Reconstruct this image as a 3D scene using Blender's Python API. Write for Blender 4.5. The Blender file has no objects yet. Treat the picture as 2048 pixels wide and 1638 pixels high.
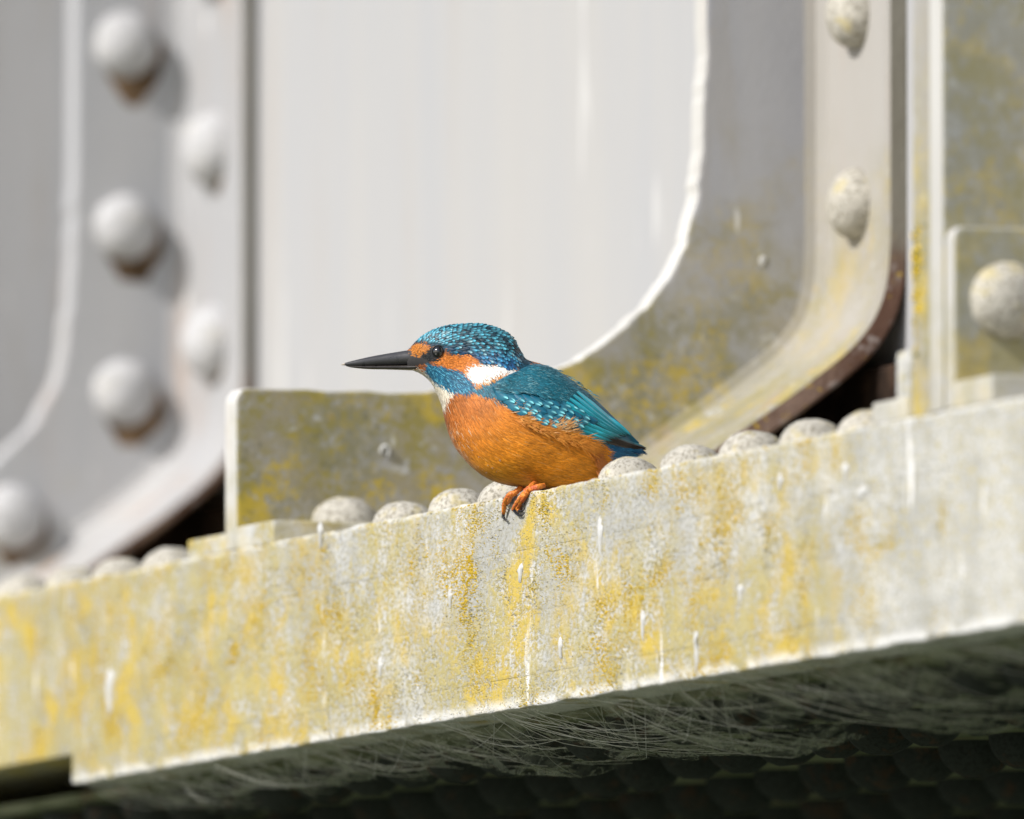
import bpy, bmesh, math, random
import numpy as np
from mathutils import Vector, Matrix, noise
from mathutils.bvhtree import BVHTree

random.seed(7)
rng = np.random.default_rng(11)
scene = bpy.context.scene
col = scene.collection

# ------------------------------------------------------------------ camera
# The girder runs along Y (away from the lens), X goes from the flange's outer edge to the web, Z is up;
# the origin is on the top outer edge of the flange at the perch.
FPX = 44400.0                                   # focal length in photo pixels (long telephoto)
YAW, TILT, DIST = math.radians(70), math.radians(4.3), 12.0
Fh = np.array([math.cos(YAW), math.sin(YAW), 0.0])
R = np.array([math.sin(YAW), -math.cos(YAW), 0.0])
Zv = np.array([0.0, 0.0, 1.0])
F = Fh*math.cos(TILT) + Zv*math.sin(TILT)
U = Zv*math.cos(TILT) - Fh*math.sin(TILT)
C = -(DIST*F + (1070-1024)/FPX*DIST*R - (981-819)/FPX*DIST*U)
cam_d = bpy.data.cameras.new('camera')
cam = bpy.data.objects.new('camera', cam_d); col.objects.link(cam); scene.camera = cam
cam_d.sensor_width = 36.0; cam_d.lens = FPX*36.0/2048
cam_d.clip_start = 0.5; cam_d.clip_end = 3000
M = Matrix(((R[0], U[0], -F[0], C[0]), (R[1], U[1], -F[1], C[1]), (R[2], U[2], -F[2], C[2]), (0, 0, 0, 1)))
cam.matrix_world = M
cam_d.dof.use_dof = True
cam_d.dof.focus_distance = 12.03
cam_d.dof.aperture_fstop = 8.0

# ------------------------------------------------------------------ world, sun, exposure
SUN_EL, SUN_SIDE = math.radians(39), math.radians(14)
sv = np.array([-math.cos(SUN_SIDE)*math.cos(SUN_EL), -math.sin(SUN_SIDE)*math.cos(SUN_EL), math.sin(SUN_EL)])
world = bpy.data.worlds.new('World'); scene.world = world; world.use_nodes = True
wn = world.node_tree.nodes; wn.clear()
sky = wn.new('ShaderNodeTexSky'); sky.sky_type = 'NISHITA'; sky.sun_disc = False
sky.sun_elevation = SUN_EL; sky.sun_rotation = math.atan2(sv[0], sv[1])
sky.air_density = 1.0; sky.dust_density = 2.0; sky.ozone_density = 1.0
bg = wn.new('ShaderNodeBackground'); bg.inputs['Strength'].default_value = 0.14
wo = wn.new('ShaderNodeOutputWorld')
world.node_tree.links.new(sky.outputs[0], bg.inputs[0]); world.node_tree.links.new(bg.outputs[0], wo.inputs[0])
sun_d = bpy.data.lights.new('sun', 'SUN'); sun_d.energy = 4.0; sun_d.angle = math.radians(0.6); sun_d.color = (1.0, 0.972, 0.94)
sun = bpy.data.objects.new('sun', sun_d); col.objects.link(sun)
sun.rotation_euler = Vector(sv).to_track_quat('Z', 'Y').to_euler(); sun.location = (-3, -3, 6)
vs = scene.view_settings
vs.view_transform = 'Standard'; vs.look = 'None'; vs.gamma = 1.0; vs.exposure = 0.13; vs.use_curve_mapping = False

# ------------------------------------------------------------------ helpers
def bp(x, y, ax, c):
    """point of the plane (axis ax = c) that is seen at photo pixel x, y"""
    D = F + (x-1024)/FPX*R - (y-819)/FPX*U
    return C + (c-C[ax])/D[ax]*D

def link(name, me, mat=None, parent=None, smooth=False):
    o = bpy.data.objects.new(name, me); col.objects.link(o)
    if mat and not me.materials: me.materials.append(mat)
    if parent is not None: o.parent = parent
    if smooth: me.polygons.foreach_set('use_smooth', [True]*len(me.polygons))
    return o

def mesh(name, V, Fc):
    me = bpy.data.meshes.new(name); me.from_pydata([tuple(v) for v in V], [], [tuple(f) for f in Fc]); me.update()
    return me

def tag(o, label=None, cat=None, group=None, kind=None):
    for k, v in (('label', label), ('category', cat), ('group', group), ('kind', kind)):
        if v: o[k] = v
    return o

def empty(name, loc=(0, 0, 0)):
    o = bpy.data.objects.new(name, None); col.objects.link(o); o.location = loc; o.empty_display_size = 0.02
    return o

def fbm(p, s, oct=3):
    return noise.fractal(Vector((p[0]*s, p[1]*s, p[2]*s)), 1.0, 2.0, oct)

def set_colors(me, cols):
    ca = me.color_attributes.new('tint', 'FLOAT_COLOR', 'POINT')
    a = np.ones((len(me.vertices), 4), dtype=np.float32); a[:, :3] = cols
    ca.data.foreach_set('color', a.ravel())

# ---- node shorthand
class NT:
    def __init__(s, name):
        s.m = bpy.data.materials.new(name); s.m.use_nodes = True
        s.t = s.m.node_tree; s.n = s.t.nodes; s.n.clear()
        s.out = s.n.new('ShaderNodeOutputMaterial'); s.p = s.n.new('ShaderNodeBsdfPrincipled')
        s.t.links.new(s.p.outputs[0], s.out.inputs[0])
    def L(s, a, b): s.t.links.new(a, b)
    def put(s, inp, v):
        if v is None: return
        if isinstance(v, bpy.types.NodeSocket): s.L(v, inp)
        else: inp.default_value = v
    def coord(s, scale=(1, 1, 1), rnd=False, off=(0, 0, 0)):
        tc = s.n.new('ShaderNodeTexCoord'); mp = s.n.new('ShaderNodeMapping')
        mp.inputs['Scale'].default_value = scale; mp.inputs['Location'].default_value = off
        v = tc.outputs['Object']
        if rnd:
            oi = s.n.new('ShaderNodeObjectInfo'); ad = s.n.new('ShaderNodeVectorMath'); ad.operation = 'ADD'
            mu = s.n.new('ShaderNodeMath'); mu.operation = 'MULTIPLY'; mu.inputs[1].default_value = 9.0
            s.L(oi.outputs['Random'], mu.inputs[0]); s.L(v, ad.inputs[0]); s.L(mu.outputs[0], ad.inputs[1]); v = ad.outputs[0]
        s.L(v, mp.inputs[0]); return mp.outputs[0]
    def noise(s, vec, scale, detail=4, rough=0.55, dist=0.0):
        n = s.n.new('ShaderNodeTexNoise'); s.L(vec, n.inputs['Vector'])
        n.inputs['Scale'].default_value = scale; n.inputs['Detail'].default_value = detail
        n.inputs['Roughness'].default_value = rough; n.inputs['Distortion'].default_value = dist
        return n.outputs['Fac']
    def vor(s, vec, scale):
        n = s.n.new('ShaderNodeTexVoronoi'); s.L(vec, n.inputs['Vector']); n.inputs['Scale'].default_value = scale
        return n.outputs['Distance']
    def ramp(s, fac, a, b, va=0.0, vb=1.0):
        n = s.n.new('ShaderNodeMapRange'); n.interpolation_type = 'SMOOTHSTEP'
        s.L(fac, n.inputs[0]); n.inputs[1].default_value = a; n.inputs[2].default_value = b
        n.inputs[3].default_value = va; n.inputs[4].default_value = vb
        return n.outputs[0]
    def math(s, op, a, b=None, clamp=False):
        n = s.n.new('ShaderNodeMath'); n.operation = op; n.use_clamp = clamp
        s.put(n.inputs[0], a)
        if b is not None: s.put(n.inputs[1], b)
        return n.outputs[0]
    def mix(s, fac, a, b):
        n = s.n.new('ShaderNodeMix'); n.data_type = 'RGBA'
        s.put(n.inputs['Factor'], fac)
        for i, v in ((6, a), (7, b)):
            s.put(n.inputs[i], (*v, 1.0) if isinstance(v, tuple) and len(v) == 3 else v)
        return n.outputs[2]
    def axis(s, i, rnd=False):
        tc = s.n.new('ShaderNodeTexCoord'); x = s.n.new('ShaderNodeSeparateXYZ')
        s.L(tc.outputs['Object'], x.inputs[0]); return x.outputs[i]
    def bump(s, h, strength, dist):
        b = s.n.new('ShaderNodeBump'); b.inputs['Strength'].default_value = strength; b.inputs['Distance'].default_value = dist
        s.L(h, b.inputs['Height']); s.L(b.outputs[0], s.p.inputs['Normal'])
    def fin(s, colour, rough=0.8, spec=0.25):
        s.put(s.p.inputs['Base Color'], (*colour, 1.0) if isinstance(colour, tuple) else colour)
        s.put(s.p.inputs['Roughness'], rough); s.p.inputs['Specular IOR Level'].default_value = spec
        return s.m

YEL, OCH, OLV = (0.54, 0.385, 0.035), (0.36, 0.28, 0.06), (0.17, 0.165, 0.075)

# ------------------------------------------------------------------ girder materials
def mat_flange_edge():
    g = NT('lichen_crusted_paint')
    c = g.coord((0.55, 0.55, 1.0)); cs = g.coord((0.5, 0.5, 0.62)); cv = g.coord((0.6, 0.6, 0.16))
    big = g.noise(c, 13, 5, 0.65); big2 = g.noise(g.coord((0.6, 0.6, 0.7)), 30, 6, 0.7)
    grain = g.noise(c, 420, 5, 0.7); mid = g.noise(cs, 95, 5, 0.65)
    base = g.mix(g.ramp(g.noise(cs, 30, 4), 0.35, 0.65), (0.39, 0.39, 0.37), (0.56, 0.56, 0.54))
    base = g.mix(g.ramp(grain, 0.42, 0.66), base, (0.30, 0.29, 0.235))
    base = g.mix(g.math('MULTIPLY', g.ramp(g.noise(cs, 60, 3), 0.60, 0.70), 0.55), base, (0.30, 0.305, 0.31))
    # lichen lies in patches along the flange: thick at the far end, thin past the near stiffener
    y = g.axis(1)
    span = g.math('ADD', g.ramp(y, -0.60, -0.42, -0.22, 0.0), g.ramp(y, 0.25, 0.9, 0.0, 0.13))
    patch = g.math('ADD', g.math('ADD', g.math('MULTIPLY', big, 0.5), g.math('MULTIPLY', big2, 0.5)), span)
    z = g.axis(2)
    patch = g.math('ADD', patch, g.ramp(z, -0.10, -0.02, 0.05, -0.02))
    lich = g.math('MULTIPLY', g.ramp(patch, 0.41, 0.57), g.ramp(g.math('ADD', g.math('MULTIPLY', grain, 0.5), g.math('MULTIPLY', mid, 0.5)), 0.40, 0.54))
    ycol = g.mix(g.ramp(g.noise(cs, 40, 3), 0.44, 0.60), (0.42, 0.36, 0.15), YEL)
    ycol = g.mix(g.ramp(grain, 0.5, 0.75), ycol, OCH)
    base = g.mix(g.math('MULTIPLY', lich, 0.86), base, ycol)
    speck = g.math('MULTIPLY', g.ramp(g.noise(c, 260, 4, 0.65), 0.52, 0.62), g.ramp(g.noise(c, 13, 3), 0.30, 0.62))
    base = g.mix(g.math('MULTIPLY', speck, 0.75), base, (0.46, 0.38, 0.13))
    # pale runs of bird lime and rain streaks
    drip = g.math('MULTIPLY', g.ramp(g.noise(cv, 90, 3, 0.5), 0.62, 0.70), g.ramp(g.noise(cs, 24, 3), 0.46, 0.62))
    base = g.mix(g.math('MULTIPLY', drip, 0.85), base, (0.80, 0.80, 0.79))
    lip = g.math('MULTIPLY', g.ramp(z, -0.108, -0.1155), g.ramp(g.noise(c, 60, 3), 0.35, 0.5))
    base = g.mix(g.math('MULTIPLY', lip, 0.8), base, (0.76, 0.76, 0.74))
    rim_glint = g.math('MULTIPLY', g.ramp(z, -0.0034, -0.0014), g.ramp(g.noise(c, 60, 4), 0.42, 0.58))  # painted highlight along the top rim
    base = g.mix(g.math('MULTIPLY', rim_glint, 0.45), base, (0.66, 0.66, 0.63))
    dark = g.ramp(g.noise(c, 330, 3, 0.6), 0.63, 0.72)
    base = g.mix(g.math('MULTIPLY', dark, 0.55), base, (0.12, 0.115, 0.09))
    h = g.math('ADD', g.math('MULTIPLY', grain, 0.7), g.math('ADD', g.math('MULTIPLY', mid, 0.5), g.math('MULTIPLY', lich, 0.35)))
    g.bump(h, 0.75, 0.0012)
    return g.fin(base, 0.9, 0.12)

def mat_paint(name, lichen=0.5, zlo=0.05, zhi=0.22, base_a=(0.34, 0.345, 0.37), base_b=(0.40, 0.40, 0.41), rust=0.0, coarse=0.0006):
    g = NT(name)
    c = g.coord(); cs = g.coord((1, 1, 0.15))
    grain = g.noise(c, 300, 5, 0.65)
    base = g.mix(g.ramp(g.noise(cs, 12, 4), 0.35, 0.65), base_a, base_b)
    base = g.mix(g.math('MULTIPLY', g.ramp(g.noise(cs, 38, 3), 0.56, 0.68), 0.4), base, (0.36, 0.34, 0.31))
    z = g.axis(2)
    low = g.ramp(g.math('ADD', z, g.math('MULTIPLY', g.math('SUBTRACT', g.noise(c, 22, 5, 0.65), 0.5), 0.26)), zlo, zhi, 1.0, 0.0)
    if lichen > 0:
        film = g.math('MULTIPLY', low, g.ramp(g.noise(c, 70, 8, 0.82), 0.33, 0.56))
        base = g.mix(g.math('MULTIPLY', film, 0.92*lichen), base, g.mix(g.ramp(g.noise(c, 14, 4), 0.4, 0.6), (0.225, 0.21, 0.115), (0.30, 0.265, 0.17)))
        crust = g.math('MULTIPLY', low, g.ramp(g.math('ADD', g.math('MULTIPLY', g.noise(c, 24, 4, 0.7), 0.5), g.math('MULTIPLY', g.noise(c, 240, 6, 0.8), 0.5)), 0.46, 0.56))
        base = g.mix(g.math('MULTIPLY', crust, 0.85*lichen), base, g.mix(g.ramp(g.noise(c, 34, 3), 0.44, 0.60), (0.28, 0.24, 0.055), (0.50, 0.37, 0.03)))
        base = g.mix(g.math('MULTIPLY', g.math('MULTIPLY', low, g.ramp(g.noise(c, 150, 6, 0.8), 0.53, 0.68)), 0.6*lichen), base, (0.10, 0.10, 0.05))
        pale = g.math('MULTIPLY', low, g.ramp(g.noise(c, 75, 4, 0.6), 0.60, 0.70))
        base = g.mix(g.math('MULTIPLY', pale, 0.65*lichen), base, (0.55, 0.55, 0.54))
        dots = g.ramp(g.vor(c, 26), 0.10, 0.05)
        dots = g.math('MULTIPLY', dots, g.ramp(g.noise(c, 9, 2), 0.5, 0.62))
        base = g.mix(g.math('MULTIPLY', dots, 0.8*lichen), base, (0.60, 0.36, 0.04))
    if rust > 0:
        rs = g.math('MULTIPLY', g.ramp(g.noise(g.coord((1, 1, 0.08)), 40, 4), 0.52, 0.68), g.ramp(g.noise(c, 9, 3), 0.4, 0.6))
        base = g.mix(g.math('MULTIPLY', rs, rust), base, (0.40, 0.24, 0.13))
    spots = g.math('MULTIPLY', g.ramp(g.noise(g.coord((1, 1, 0.4)), 55, 2), 0.70, 0.76), 0.7)
    base = g.mix(spots, base, (0.72, 0.72, 0.70))
    g.bump(g.math('ADD', grain, g.math('MULTIPLY', g.noise(c, 90, 3), 0.6)), 0.45, coarse)
    return g.fin(base, 0.72, 0.25)

def mat_web():
    g = NT('weathered_grey_web_paint')
    c = g.coord(); cs = g.coord((1, 1, 0.10))
    base = g.mix(g.ramp(g.noise(cs, 7, 4), 0.32, 0.68), (0.375, 0.385, 0.405), (0.42, 0.415, 0.405))
    base = g.mix(g.math('MULTIPLY', g.ramp(g.noise(cs, 26, 4, 0.6), 0.55, 0.72), 0.45), base, (0.385, 0.355, 0.33))
    run = g.math('MULTIPLY', g.ramp(g.noise(g.coord((1, 1, 0.16)), 34, 2), 0.66, 0.75), 0.8)
    base = g.mix(run, base, (0.55, 0.55, 0.54))
    g.bump(g.noise(c, 200, 4), 0.25, 0.0006)
    return g.fin(base, 0.65, 0.3)

def mat_rust_edge():
    g = NT('rusty_shaded_plate_edge')
    c = g.coord(); cs = g.coord((1, 1, 0.3))
    base = g.mix(g.ramp(g.noise(cs, 30, 5, 0.65), 0.35, 0.65), (0.135, 0.075, 0.052), (0.29, 0.20, 0.155))
    base = g.mix(g.math('MULTIPLY', g.ramp(g.noise(c, 90, 4), 0.58, 0.70), 0.7), base, (0.42, 0.37, 0.34))
    z = g.axis(2)
    base = g.mix(g.math('MULTIPLY', g.ramp(g.noise(c, 150, 4, 0.7), 0.60, 0.68), g.ramp(z, 0.30, 0.12)), base, (0.55, 0.37, 0.05))
    shaded_paint = g.mix(g.ramp(g.noise(cs, 20, 4), 0.35, 0.65), (0.20, 0.185, 0.145), (0.30, 0.285, 0.24))  # edge colour darkened for the shade on the lens-facing side
    up = g.ramp(g.math('ADD', z, g.math('MULTIPLY', g.math('SUBTRACT', g.noise(c, 25, 4), 0.5), 0.12)), 0.14, 0.21)
    base = g.mix(up, base, shaded_paint)
    g.bump(g.noise(c, 260, 4), 0.6, 0.001)
    return g.fin(base, 0.85, 0.15)

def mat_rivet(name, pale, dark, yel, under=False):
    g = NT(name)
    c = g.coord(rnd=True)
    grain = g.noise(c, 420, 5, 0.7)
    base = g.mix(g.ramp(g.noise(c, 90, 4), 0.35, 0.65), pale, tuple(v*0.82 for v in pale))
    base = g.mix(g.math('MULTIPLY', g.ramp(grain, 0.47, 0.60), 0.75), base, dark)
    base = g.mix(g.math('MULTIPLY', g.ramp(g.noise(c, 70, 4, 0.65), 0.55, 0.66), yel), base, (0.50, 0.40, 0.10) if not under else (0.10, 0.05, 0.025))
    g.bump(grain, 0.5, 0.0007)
    return g.fin(base, 0.85, 0.15)

M_EDGE = mat_flange_edge()
M_BRK = mat_paint('lichened_grey_bracket_paint', 1.0, 0.07, 0.24)
M_FAR = mat_paint('clean_grey_bracket_paint', 0.25, 0.02, 0.12, (0.38, 0.39, 0.41), (0.44, 0.44, 0.445), rust=0.35)
M_STRIP = mat_paint('beige_weathered_paint', 0.75, 0.03, 0.26, (0.30, 0.285, 0.255), (0.37, 0.355, 0.33), rust=0.25)
M_FSTRIP = mat_paint('pale_grey_strip_paint', 0.1, 0.0, 0.10, (0.36, 0.362, 0.37), (0.42, 0.415, 0.41), rust=0.5)
M_NEAR = mat_paint('olive_filmed_paint', 0.62, 0.10, 0.42, (0.34, 0.345, 0.33), (0.43, 0.42, 0.40))
M_PALE = mat_paint('pale_sunlit_paint', 0.4, -0.02, 0.10, (0.46, 0.45, 0.42), (0.60, 0.595, 0.57), rust=0.2)  # paler copy of the plate colour, for edges that catch the sun
M_WEB = mat_web()
M_RUST = mat_rust_edge()
M_RIV = mat_rivet('stony_rivet_paint', (0.52, 0.495, 0.43), (0.17, 0.155, 0.12), 0.40)
M_RIVG = mat_rivet('grey_rivet_paint', (0.50, 0.50, 0.51), (0.42, 0.42, 0.41), 0.10)
M_RIVU = mat_rivet('dark_underside_rivet', (0.040, 0.046, 0.040), (0.020, 0.022, 0.018), 0.45, True)  # near-black rivet heads for the underside
def mat_soffit():  # dark green tone with brown patches
    g = NT('dark_green_soffit'); c = g.coord()
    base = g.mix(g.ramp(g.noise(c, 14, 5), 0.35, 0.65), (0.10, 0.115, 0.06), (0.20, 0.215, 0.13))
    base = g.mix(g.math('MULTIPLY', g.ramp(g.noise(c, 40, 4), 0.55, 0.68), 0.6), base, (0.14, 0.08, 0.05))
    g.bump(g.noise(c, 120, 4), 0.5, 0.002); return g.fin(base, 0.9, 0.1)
M_SOF = mat_soffit()
def mat_void():  # near-black colour standing in for the shade inside the bracket's void
    g = NT('void_shade_black'); c = g.coord()
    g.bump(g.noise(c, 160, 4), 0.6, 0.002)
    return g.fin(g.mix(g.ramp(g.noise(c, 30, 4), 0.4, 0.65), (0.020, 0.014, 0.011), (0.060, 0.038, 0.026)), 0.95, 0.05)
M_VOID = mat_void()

# ------------------------------------------------------------------ unseen water below, added to bounce light onto the underside
def bounce_river():
    g = NT('bounce_river_water'); c = g.coord((1, 1, 1))
    g.bump(g.noise(c, 3.0, 4), 0.5, 0.05)
    m = g.fin((0.085, 0.100, 0.055), 0.15, 0.5)
    me = mesh('bounce_river', [(-900, -900, -3.2), (900, -900, -3.2), (900, 900, -3.2), (-900, 900, -3.2)], [(0, 1, 2, 3)])
    tag(link('bounce_river', me, m), 'unseen dark green water under the bridge, added to bounce light up', 'water', kind='structure')
bounce_river()

# ------------------------------------------------------------------ the girder
girder = empty('bridge_girder', (0.17, 0.3, 0))
girder.location = (0, 0, 0)
tag(girder, 'pale grey riveted iron bridge girder crusted with yellow lichen', 'girder')
XW = 0.366                                       # face of the web
Y_MID = float(bp(470, 1045, 0, 0)[1])            # front faces of the three transverse stiffeners
Y_FAR = float(bp(480, 300, 0, 0.354)[1]) + 0.10
Y_NEAR = float(bp(1885, 810, 0, 0)[1])

def flange_plate(y0, y1, z0, z1, xo, step, seed, bt, bb, x1=0.60):
    prof = [(x1, z1), (0.10, z1), (0.03, z1), (0.010, z1), (0.5*bt, z1), (0.15*bt, z1-0.3*bt), (0.0, z1-bt)]
    n = max(2, int((z1-z0)/0.0028))
    for i in range(1, n): prof.append((0.0, z1-bt + (z0-z1+bt+bb)*i/n))
    prof += [(0.0, z0+bb), (0.15*bb, z0+0.3*bb), (0.5*bb, z0), (0.05, z0), (x1, z0)]
    ny = int((y1-y0)/step); V = []; k = len(prof)
    for j in range(ny+1):
        y = y0+(y1-y0)*j/ny
        for (x, z) in prof:
            dx = dz = 0.0
            if x < 0.02:
                dx = 0.0007*fbm((z, y, 1), 26, 3) + 0.00035*fbm((y, z, 2), 210, 2) + 0.0002*fbm((y, seed, 2), 12, 2)
                if z > -0.003 or z < -0.1145: dz = 0.0008*fbm((y, seed, 3), 30, 4)
                if z > -0.003: dz = dz*1.2 - 0.0009*max(0, fbm((y, seed+5, 3), 14, 3))
            V.append((x+xo+dx, y, z+dz))
    Fc = []
    for j in range(ny):
        for i in range(k-1):
            a = j*k+i; Fc.append((a, a+1, a+k+1, a+k))
        Fc.append((j*k+k-1, j*k, (j+1)*k, (j+1)*k+k-1))
    Fc.append(tuple(range(k-1, -1, -1))); Fc.append(tuple(ny*k+i for i in range(k)))
    me = mesh('flange_plate', V, Fc)
    return link('flange_plate', me, M_EDGE, girder, True)

Y0, Y1 = -1.25, 1.30
Y_END = float(bp(145, 1560, 0, 0)[1])
for (z0, z1, xo, sd, ya, yb, bt, bb) in ((-0.031, 0.0, 0.0, 1.0, Y0, Y1, 0.0026, 0.00012), (-0.0655, -0.03105, 0.0001, 2.0, Y0, Y1, 0.00012, 0.00015),
                                 (-0.0995, -0.06555, -0.0001, 3.0, Y0, Y1, 0.00015, 0.00015), (-0.1165, -0.09955, 0.0, 4.0, Y0, Y_END, 0.00015, 0.0018)):
    p = flange_plate(ya, yb, z0, z1, xo, 0.0028, sd, bt, bb)
def boxm(name, x0, x1, y0, y1, z0, z1, mat, parent, bev=0.0015, wob=0.0):
    bm = bmesh.new(); bmesh.ops.create_cube(bm, size=1.0)
    for v in bm.verts:
        v.co = Vector((x0+(v.co.x+.5)*(x1-x0), y0+(v.co.y+.5)*(y1-y0), z0+(v.co.z+.5)*(z1-z0)))
    if wob:
        bmesh.ops.subdivide_edges(bm, edges=bm.edges[:], cuts=11, use_grid_fill=True)
        for v in bm.verts:
            v.co += Vector((fbm(v.co, 40), fbm(v.co+Vector((3, 0, 0)), 40), fbm(v.co+Vector((0, 5, 0)), 40)))*wob
    elif bev:
        bmesh.ops.bevel(bm, geom=bm.edges[:], offset=bev, segments=2, profile=0.6, affect='EDGES')
    me = bpy.data.meshes.new(name); bm.to_mesh(me); bm.free()
    return link(name, me, mat, parent)
# the flange carries on beyond both ends of the finely modelled run
boxm('flange_plate', 0.0, 0.60, Y1+0.0005, 9.0, -0.099, 0.0, M_EDGE, girder)
boxm('flange_plate', 0.0, 0.60, -5.0, Y0-0.0005, -0.1165, 0.0, M_EDGE, girder)

# rivets ----------------------------------------------------------------
def rivet_mesh(name, r, h, mat, seed=0, seg=20, rings=7):
    V = [(0, 0, h)]; Fc = []
    for i in range(1, rings+1):
        t = math.pi/2*i/rings
        for j in range(seg):
            a = 2*math.pi*j/seg
            rr = r*math.sin(t)**0.92*(1+0.035*noise.noise(Vector((math.cos(a)*1.3+seed, math.sin(a)*1.3, t))))
            V.append((rr*math.cos(a), rr*math.sin(a), h*math.cos(t)**0.95*(1+0.05*noise.noise(Vector((a, t*2, seed))))))
    for j in range(seg):                         # a skirt that sinks into the plate
        a = 2*math.pi*j/seg; V.append((r*1.0*math.cos(a), r*1.0*math.sin(a), -0.002))
    for j in range(seg): Fc.append((0, 1+j, 1+(j+1) % seg))
    for i in range(rings):
        for j in range(seg):
            a = 1+i*seg+j; b = 1+i*seg+(j+1) % seg; Fc.append((a, a+seg, b+seg, b))
    me = mesh(name, V, Fc); me.materials.append(mat)
    me.polygons.foreach_set('use_smooth', [True]*len(me.polygons)); return me
RV = [rivet_mesh('rivet_head', 0.0180, 0.0150, M_RIV, s) for s in range(3)]
RVG = [rivet_mesh('rivet_head_grey', 0.0205, 0.0170, M_RIVG, s+5) for s in range(2)]
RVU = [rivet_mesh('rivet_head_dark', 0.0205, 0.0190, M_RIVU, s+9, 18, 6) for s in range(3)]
def rivet(me, loc, nrm, parent, s=1.0):
    o = bpy.data.objects.new('rivet', me); col.objects.link(o); o.parent = parent
    q = Vector(nrm).to_track_quat('Z', 'Y'); o.rotation_mode = 'QUATERNION'
    o.rotation_quaternion = q @ Matrix.Rotation(random.uniform(0, 6.28), 3, 'Z').to_quaternion()
    o.location = loc; o.scale = (s, s, s*random.uniform(0.94, 1.05)); return o

# the row of rivet heads along the outer edge of the flange
for px in (50, 150, 245, 345, 810, 920, 1022, 1262, 1386, 1507, 1627, 1742):
    y = float(bp(px, 981+(1070-px)*0.205, 0, 0.027)[1])
    rivet(RV[px % 3], (0.0265, y, -0.0005), (0, 0, 1), girder, random.uniform(0.96, 1.03))

# transverse stiffeners ---------------------------------------------------
def extrude_outline(name, pts, y_front, thick, mat, parent, bev=0.002, edge_mat=None):
    """pts: outline in (X, Z), counter-clockwise; solid plate from y_front back by thick"""
    bm = bmesh.new()
    vs_ = [bm.verts.new((x, y_front, z)) for x, z in pts]
    f = bm.faces.new(vs_); f.normal_update()
    if f.normal.y > 0: f.normal_flip()
    r = bmesh.ops.extrude_face_region(bm, geom=[f])
    for g in r['geom']:
        if isinstance(g, bmesh.types.BMVert): g.co.y += thick
    bmesh.ops.recalc_face_normals(bm, faces=bm.faces)
    ed = [e for e in bm.edges if abs(e.verts[0].co.y-e.verts[1].co.y) < 1e-6]
    bmesh.ops.bevel(bm, geom=ed, offset=bev, segments=2, profile=0.6, affect='EDGES')
    me = bpy.data.meshes.new(name); bm.to_mesh(me); bm.free()
    me.materials.append(mat); me.materials.append(edge_mat or M_PALE)
    for f in me.polygons:
        if abs(f.normal.y) < 0.9: f.material_index = 1
    return link(name, me, None, parent)

def spline(P, n):
    P = [np.array(p, float) for p in P]; P = [2*P[0]-P[1]] + P + [2*P[-1]-P[-2]]; out = []
    for i in range(1, len(P)-2):
        for k in range(n):
            t = k/n; a, b, c, d = P[i-1:i+3]
            out.append(0.5*((2*b)+(c-a)*t+(2*a-5*b+4*c-d)*t*t+(3*b-a-3*c+d)*t**3))
    out.append(P[-2]); return out

TOPZ = 0.95
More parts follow.
